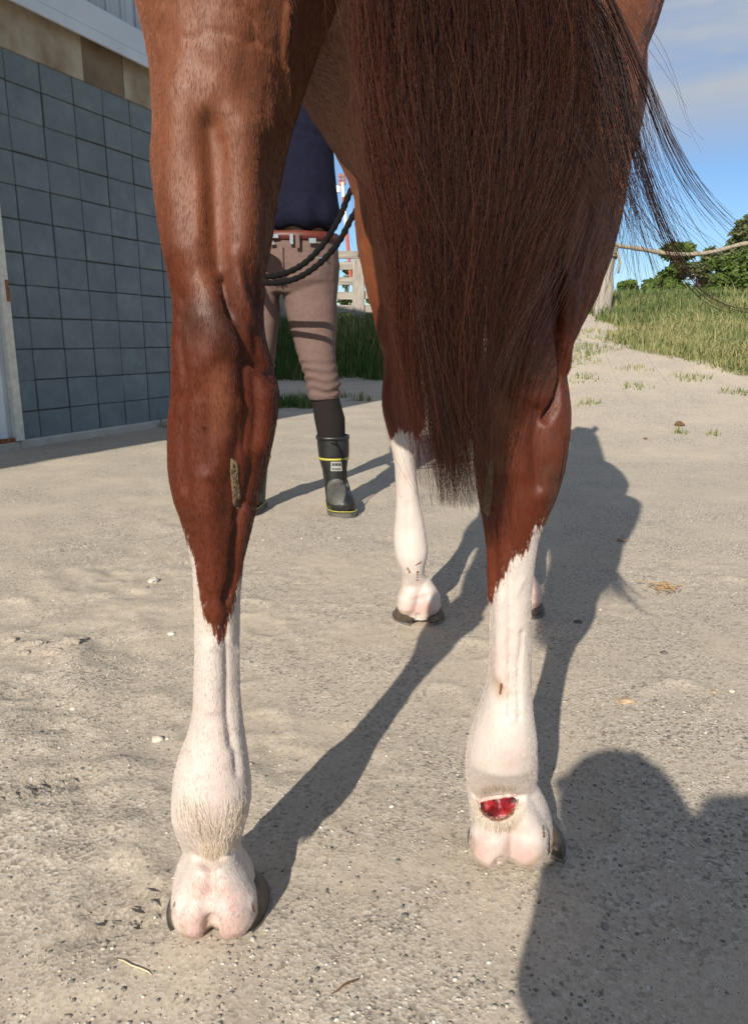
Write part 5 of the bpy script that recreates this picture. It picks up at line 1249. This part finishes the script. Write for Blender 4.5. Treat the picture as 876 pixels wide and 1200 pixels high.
# --- photographer, crouching behind the phone; only the shadow falls into the picture
poff = (.03, -.55, 0); ph_ = empty('person', poff); tag(ph_, 'crouching photographer whose shadow falls on the gravel at the lower right', 'person')
JP = dict(pelvis=(.16, -.74, .38), chest=(.05, -.60, .62), neck=(-.08, -.54, .775), head=(-.168, -.50, .800), shL=(-.165, -.55, .69), shR=(.13, -.52, .80), elL=(-.115, -.30, .47), elR=(.22, -.36, .60), wrL=(-.070, -.075, .585), wrR=(.10, -.075, .585),
          hdL=(.25, .30, .8), pnL=(1, .2, -.1), hdR=(-.35, .35, .8), pnR=(-1, .2, -.1), cuL=(.7, 0, 0), cuR=(.75, 0, 0), hipL=(.10, -.74, .36), hipR=(.28, -.74, .36), knL=(.10, -.40, .45), knR=(.40, -.40, .47), anL=(.10, -.64, .10), anR=(.36, -.64, .10), toeL=(.08, -.42, .03), toeR=(.40, -.42, .03))
JP = {k: Vector(v) for k, v in JP.items()}
Hc, M3h = figure(JP, 'person_body', ph_, poff, head_dir=(.02, 1, -.12), lg=.9)
mb = MB(); up_ = (.0, .6, .8); ball(mb, (-.055, -.53, .80), (.085, .08, .095)); ball(mb, (-.028, -.53, .845), (.07, .07, .075)); oval_tube(mb, [(-.08, -.52, .76), (.00, -.52, .845), (.11, -.52, .835), (.21, -.50, .80), (.28, -.46, .72)], [(.07, .07), (.09, .09), (.095, .095), (.09, .09), (.08, .08)], 18)  # extra balls and shoulder tube added to fill out the cast shadow's outline
oval_tube(mb, [JP['pelvis']-Vector((0, .02, .05)), JP['pelvis'], JP['pelvis'].lerp(JP['chest'], .5), JP['chest'], JP['chest'].lerp(JP['neck'], .6), JP['neck']-Vector((0, .01, .02))], [(.19, .14), (.20, .16), (.195, .15), (.205, .15), (.18, .12), (.075, .07)], 24, (0, 1, 0))
for s in 'LR':
    oval_tube(mb, [JP['chest'].lerp(JP['neck'], .6), JP['sh'+s], JP['sh'+s].lerp(JP['el'+s], .5), JP['el'+s], JP['el'+s].lerp(JP['wr'+s], .5), JP['el'+s].lerp(JP['wr'+s], .92)], [(.10, .10), (.088, .088), (.080, .080), (.072, .072), (.064, .064), (.048, .048)], 16)
finish(fuse('shirt', mb, .008, 3), 'shirt', M['cap'], poff, ph_, lambda V_: .006*fbm(V_, 9, 3, 95))
mb = MB()
ball(mb, JP['pelvis']-Vector((0, .01, .01)), (.185, .15, .13), 20, 12)
for s in 'LR':
    oval_tube(mb, [JP['hip'+s], JP['hip'+s].lerp(JP['kn'+s], .4), JP['kn'+s], JP['kn'+s].lerp(JP['an'+s], .3), JP['kn'+s].lerp(JP['an'+s], .9)], [(.11, .11), (.10, .10), (.082, .082), (.076, .076), (.062, .062)], 16)
finish(fuse('trousers', mb, .008, 3), 'trousers', M['breeches'], poff, ph_, lambda V_: .006*fbm(V_, 9, 3, 96))
mb = MB(); t_ = MB(); ball(t_, (0, -.012, .055), (.092, .108, .085), 22, 12); t_.add(*(lambda q: (q.V, q.F))(MB().rings([[(.075*math.cos(a), .075+.075*max(0, math.sin(a))*1.0, .030+dz+.012*math.cos(a)**2) for a in np.linspace(0, 2*PI, 20, endpoint=False)] for dz in (0, .006)])))
mb.add([M3h @ Vector(v)+Hc-Vector(poff) for v in t_.V], t_.F); mb.build('cap', M['cap'], ph_, True)
phn = MB(); phn.box((0, -.026, .628), (.037, .0045, .076), Matrix.Rotation(-PITCH, 3, 'X'), .003)
po = phn.build('phone', M['phone']); tag(po, 'black phone held up by the crouching photographer', 'phone')

# ------------------------------------------------------------------ small things lying about
def lump(name, label, cat, px, py, wpx, hpx, mat, group=None, seed=1, flat=.5, n=2, sub=2):
    g_ = gr(px, py); sc_ = FPX/ (g_.y*cP+CZ*sP); w = wpx/sc_/2; r = random.Random(seed); bm = bmesh.new(); bmesh.ops.create_icosphere(bm, subdivisions=sub, radius=1)
    d = hpx/sc_/2*(1.3 if g_.y < 2 else 2.2)
    for v in bm.verts:
        f = 1+.32*mnoise.noise(v.co*1.7+Vector((seed*3.1, 0, 0)))+.22*mnoise.noise(v.co*5+Vector((seed, 2, 0))); v.co = Vector((v.co.x*w*f, v.co.y*d*f, v.co.z*w*flat*f))
    me = bpy.data.meshes.new(name); bm.to_mesh(me); bm.free(); me.materials.append(mat)
    gz = float((ground_h([g_.x], [g_.y])+micro(np.array([[g_.x, g_.y]])))[0])
    o = obj(name, me); o.location = (g_.x, g_.y, gz+w*flat*.35); return tag(o, label, cat, group)
M['pale'] = simple('pale_stone', (.50, .44, .36), .8, .2, 60, .4, .002, col2=(.66, .60, .50)); M['tan'] = simple('tan_stone', (.34, .25, .16), .8, .2, 60, .4, .002)
M['dk'] = simple('dark_stone', (.06, .055, .05), .75, .3, 60, .4, .002, col2=(.16, .14, .12)); M['dung'] = simple('dry_dung', (.09, .045, .02), .9, .4, 70, .9, .006, col2=(.20, .11, .05)); M['clod'] = simple('sandy_clod', (.36, .31, .245), .95, .15, 70, 1.0, .008, col2=(.52, .455, .37))
lump('pebble', 'cream pebble on the gravel left of the near left leg', 'pebble', 184, 865, 15, 8, M['pale'], 'loose pebbles', 1)
lump('pebble', 'small cream pebble on the sand to the left, below the handler\'s shadowed boot', 'pebble', 180, 683, 12, 9, M['pale'], 'loose pebbles', 2)
lump('pebble', 'tiny pale pebble near the cracked clods at left', 'pebble', 86, 831, 8, 5, M['pale'], 'loose pebbles', 3)
lump('pebble', 'pale stone beside the larger of two clods', 'pebble', 201, 744, 10, 6, M['pale'], 'loose pebbles', 4)
lump('pebble', 'tiny yellow pebble on the sand at right below the horse shadow', 'pebble', 857, 810, 7, 6, M['pale'], 'loose pebbles', 5)
lump('stone', 'flat brown stone lying on the sand to the right of the white stocking', 'stone', 733, 823, 24, 9, M['tan'], 'brown stones', 6, .3)
lump('stone', 'small dark brown stone inside the edge of the horse shadow', 'stone', 677, 728, 10, 6, M['dk'], 'brown stones', 7)
lump('stone', 'small brown stone in the open sand, right of the shadow', 'stone', 777, 766, 9, 5, M['dk'], 'brown stones', 8)
lump('stone', 'reddish stone at the edge of the horse shadow', 'stone', 728, 635, 12, 5, M['tan'], 'brown stones', 9)
lump('stone', 'small rust coloured stone at the right, near the photographer shadow', 'stone', 835, 813, 8, 5, M['tan'], 'brown stones', 10)
lump('dung', 'dark horse dropping on the sand at right', 'dropping', 794, 513, 12, 6, M['dung'], 'horse droppings', 11, .6)
lump('dung', 'smaller dropping just in front of the other', 'dropping', 792, 518, 6, 4, M['dung'], 'horse droppings', 12, .6); lump('dung', 'tiny dropping left of the two others', 'dropping', 755, 523, 5, 3, M['dung'], 'horse droppings', 13, .6)
rc = random.Random(4)
for i, (px, py, w, h, l) in enumerate(((62, 766, 26, 9, 'flat pale clod, the largest of the broken clods at left'), (84, 758, 22, 10, 'rough clod at the right end of the broken clods'), (42, 757, 24, 12, 'dark shaded clod in the middle of the broken clods'), (12, 752, 18, 8, 'clod at the left edge of the photo'), (96, 750, 12, 6, 'small clod at the upper right of the group'), (28, 765, 16, 7, 'low crumbled clod between the left and middle ones'))):
    lump('clod', l, 'clod', px, py, w, h, M['clod'], 'broken clods of earth', 20+i, .42, sub=3)
def stick(name, label, cat, a, b_, rr_, mat, sag=0.001):
    A, B_ = gr(*a), gr(*b_); P_ = []
    for i in range(7):
        f = i/6.; q = A.lerp(B_, f); gz = float((ground_h([q.x], [q.y])+micro(np.array([[q.x, q.y]])))[0]); P_.append((q.x+.002*math.sin(i*1.7), q.y, gz+rr_+sag*math.sin(f*PI)))
    return tag(MB().tube(P_, [rr_*(1 if 0 < i < 6 else .6) for i in range(7)], 6).build(name, mat, None, True), label, cat)
stick('straw', 'pale straw lying on the gravel below the left hoof', 'straw', (136, 1128), (180, 1148), .0009, simple('dry_straw', (.55, .46, .28), .6, .1, 60, .2, .001)); stick('twig', 'dark thin twig at the bottom edge', 'twig', (388, 1172), (422, 1154), .0010, M['dung'])
# scattered clump of chewed straw
r5 = np.random.default_rng(9); c5 = gr(776, 690); mb = MB()
for i in range(70):
    a = r5.uniform(0, 2*PI); q = Vector((c5.x+r5.normal(0, .020), c5.y+r5.normal(0, .020), .006+abs(r5.normal(0, .003)))); d = Vector((math.cos(a), math.sin(a), r5.normal(0, .2)))*r5.uniform(.004, .012); mb.tube([q-d, q+d], .0013, 4)
tag(mb.build('straw_clump', simple('brown_straw', (.30, .18, .08), .8, .3, 80, .3, .001, col2=(.45, .30, .16))), 'flattened clump of brown straw on the open sand at right', 'straw', kind='stuff')
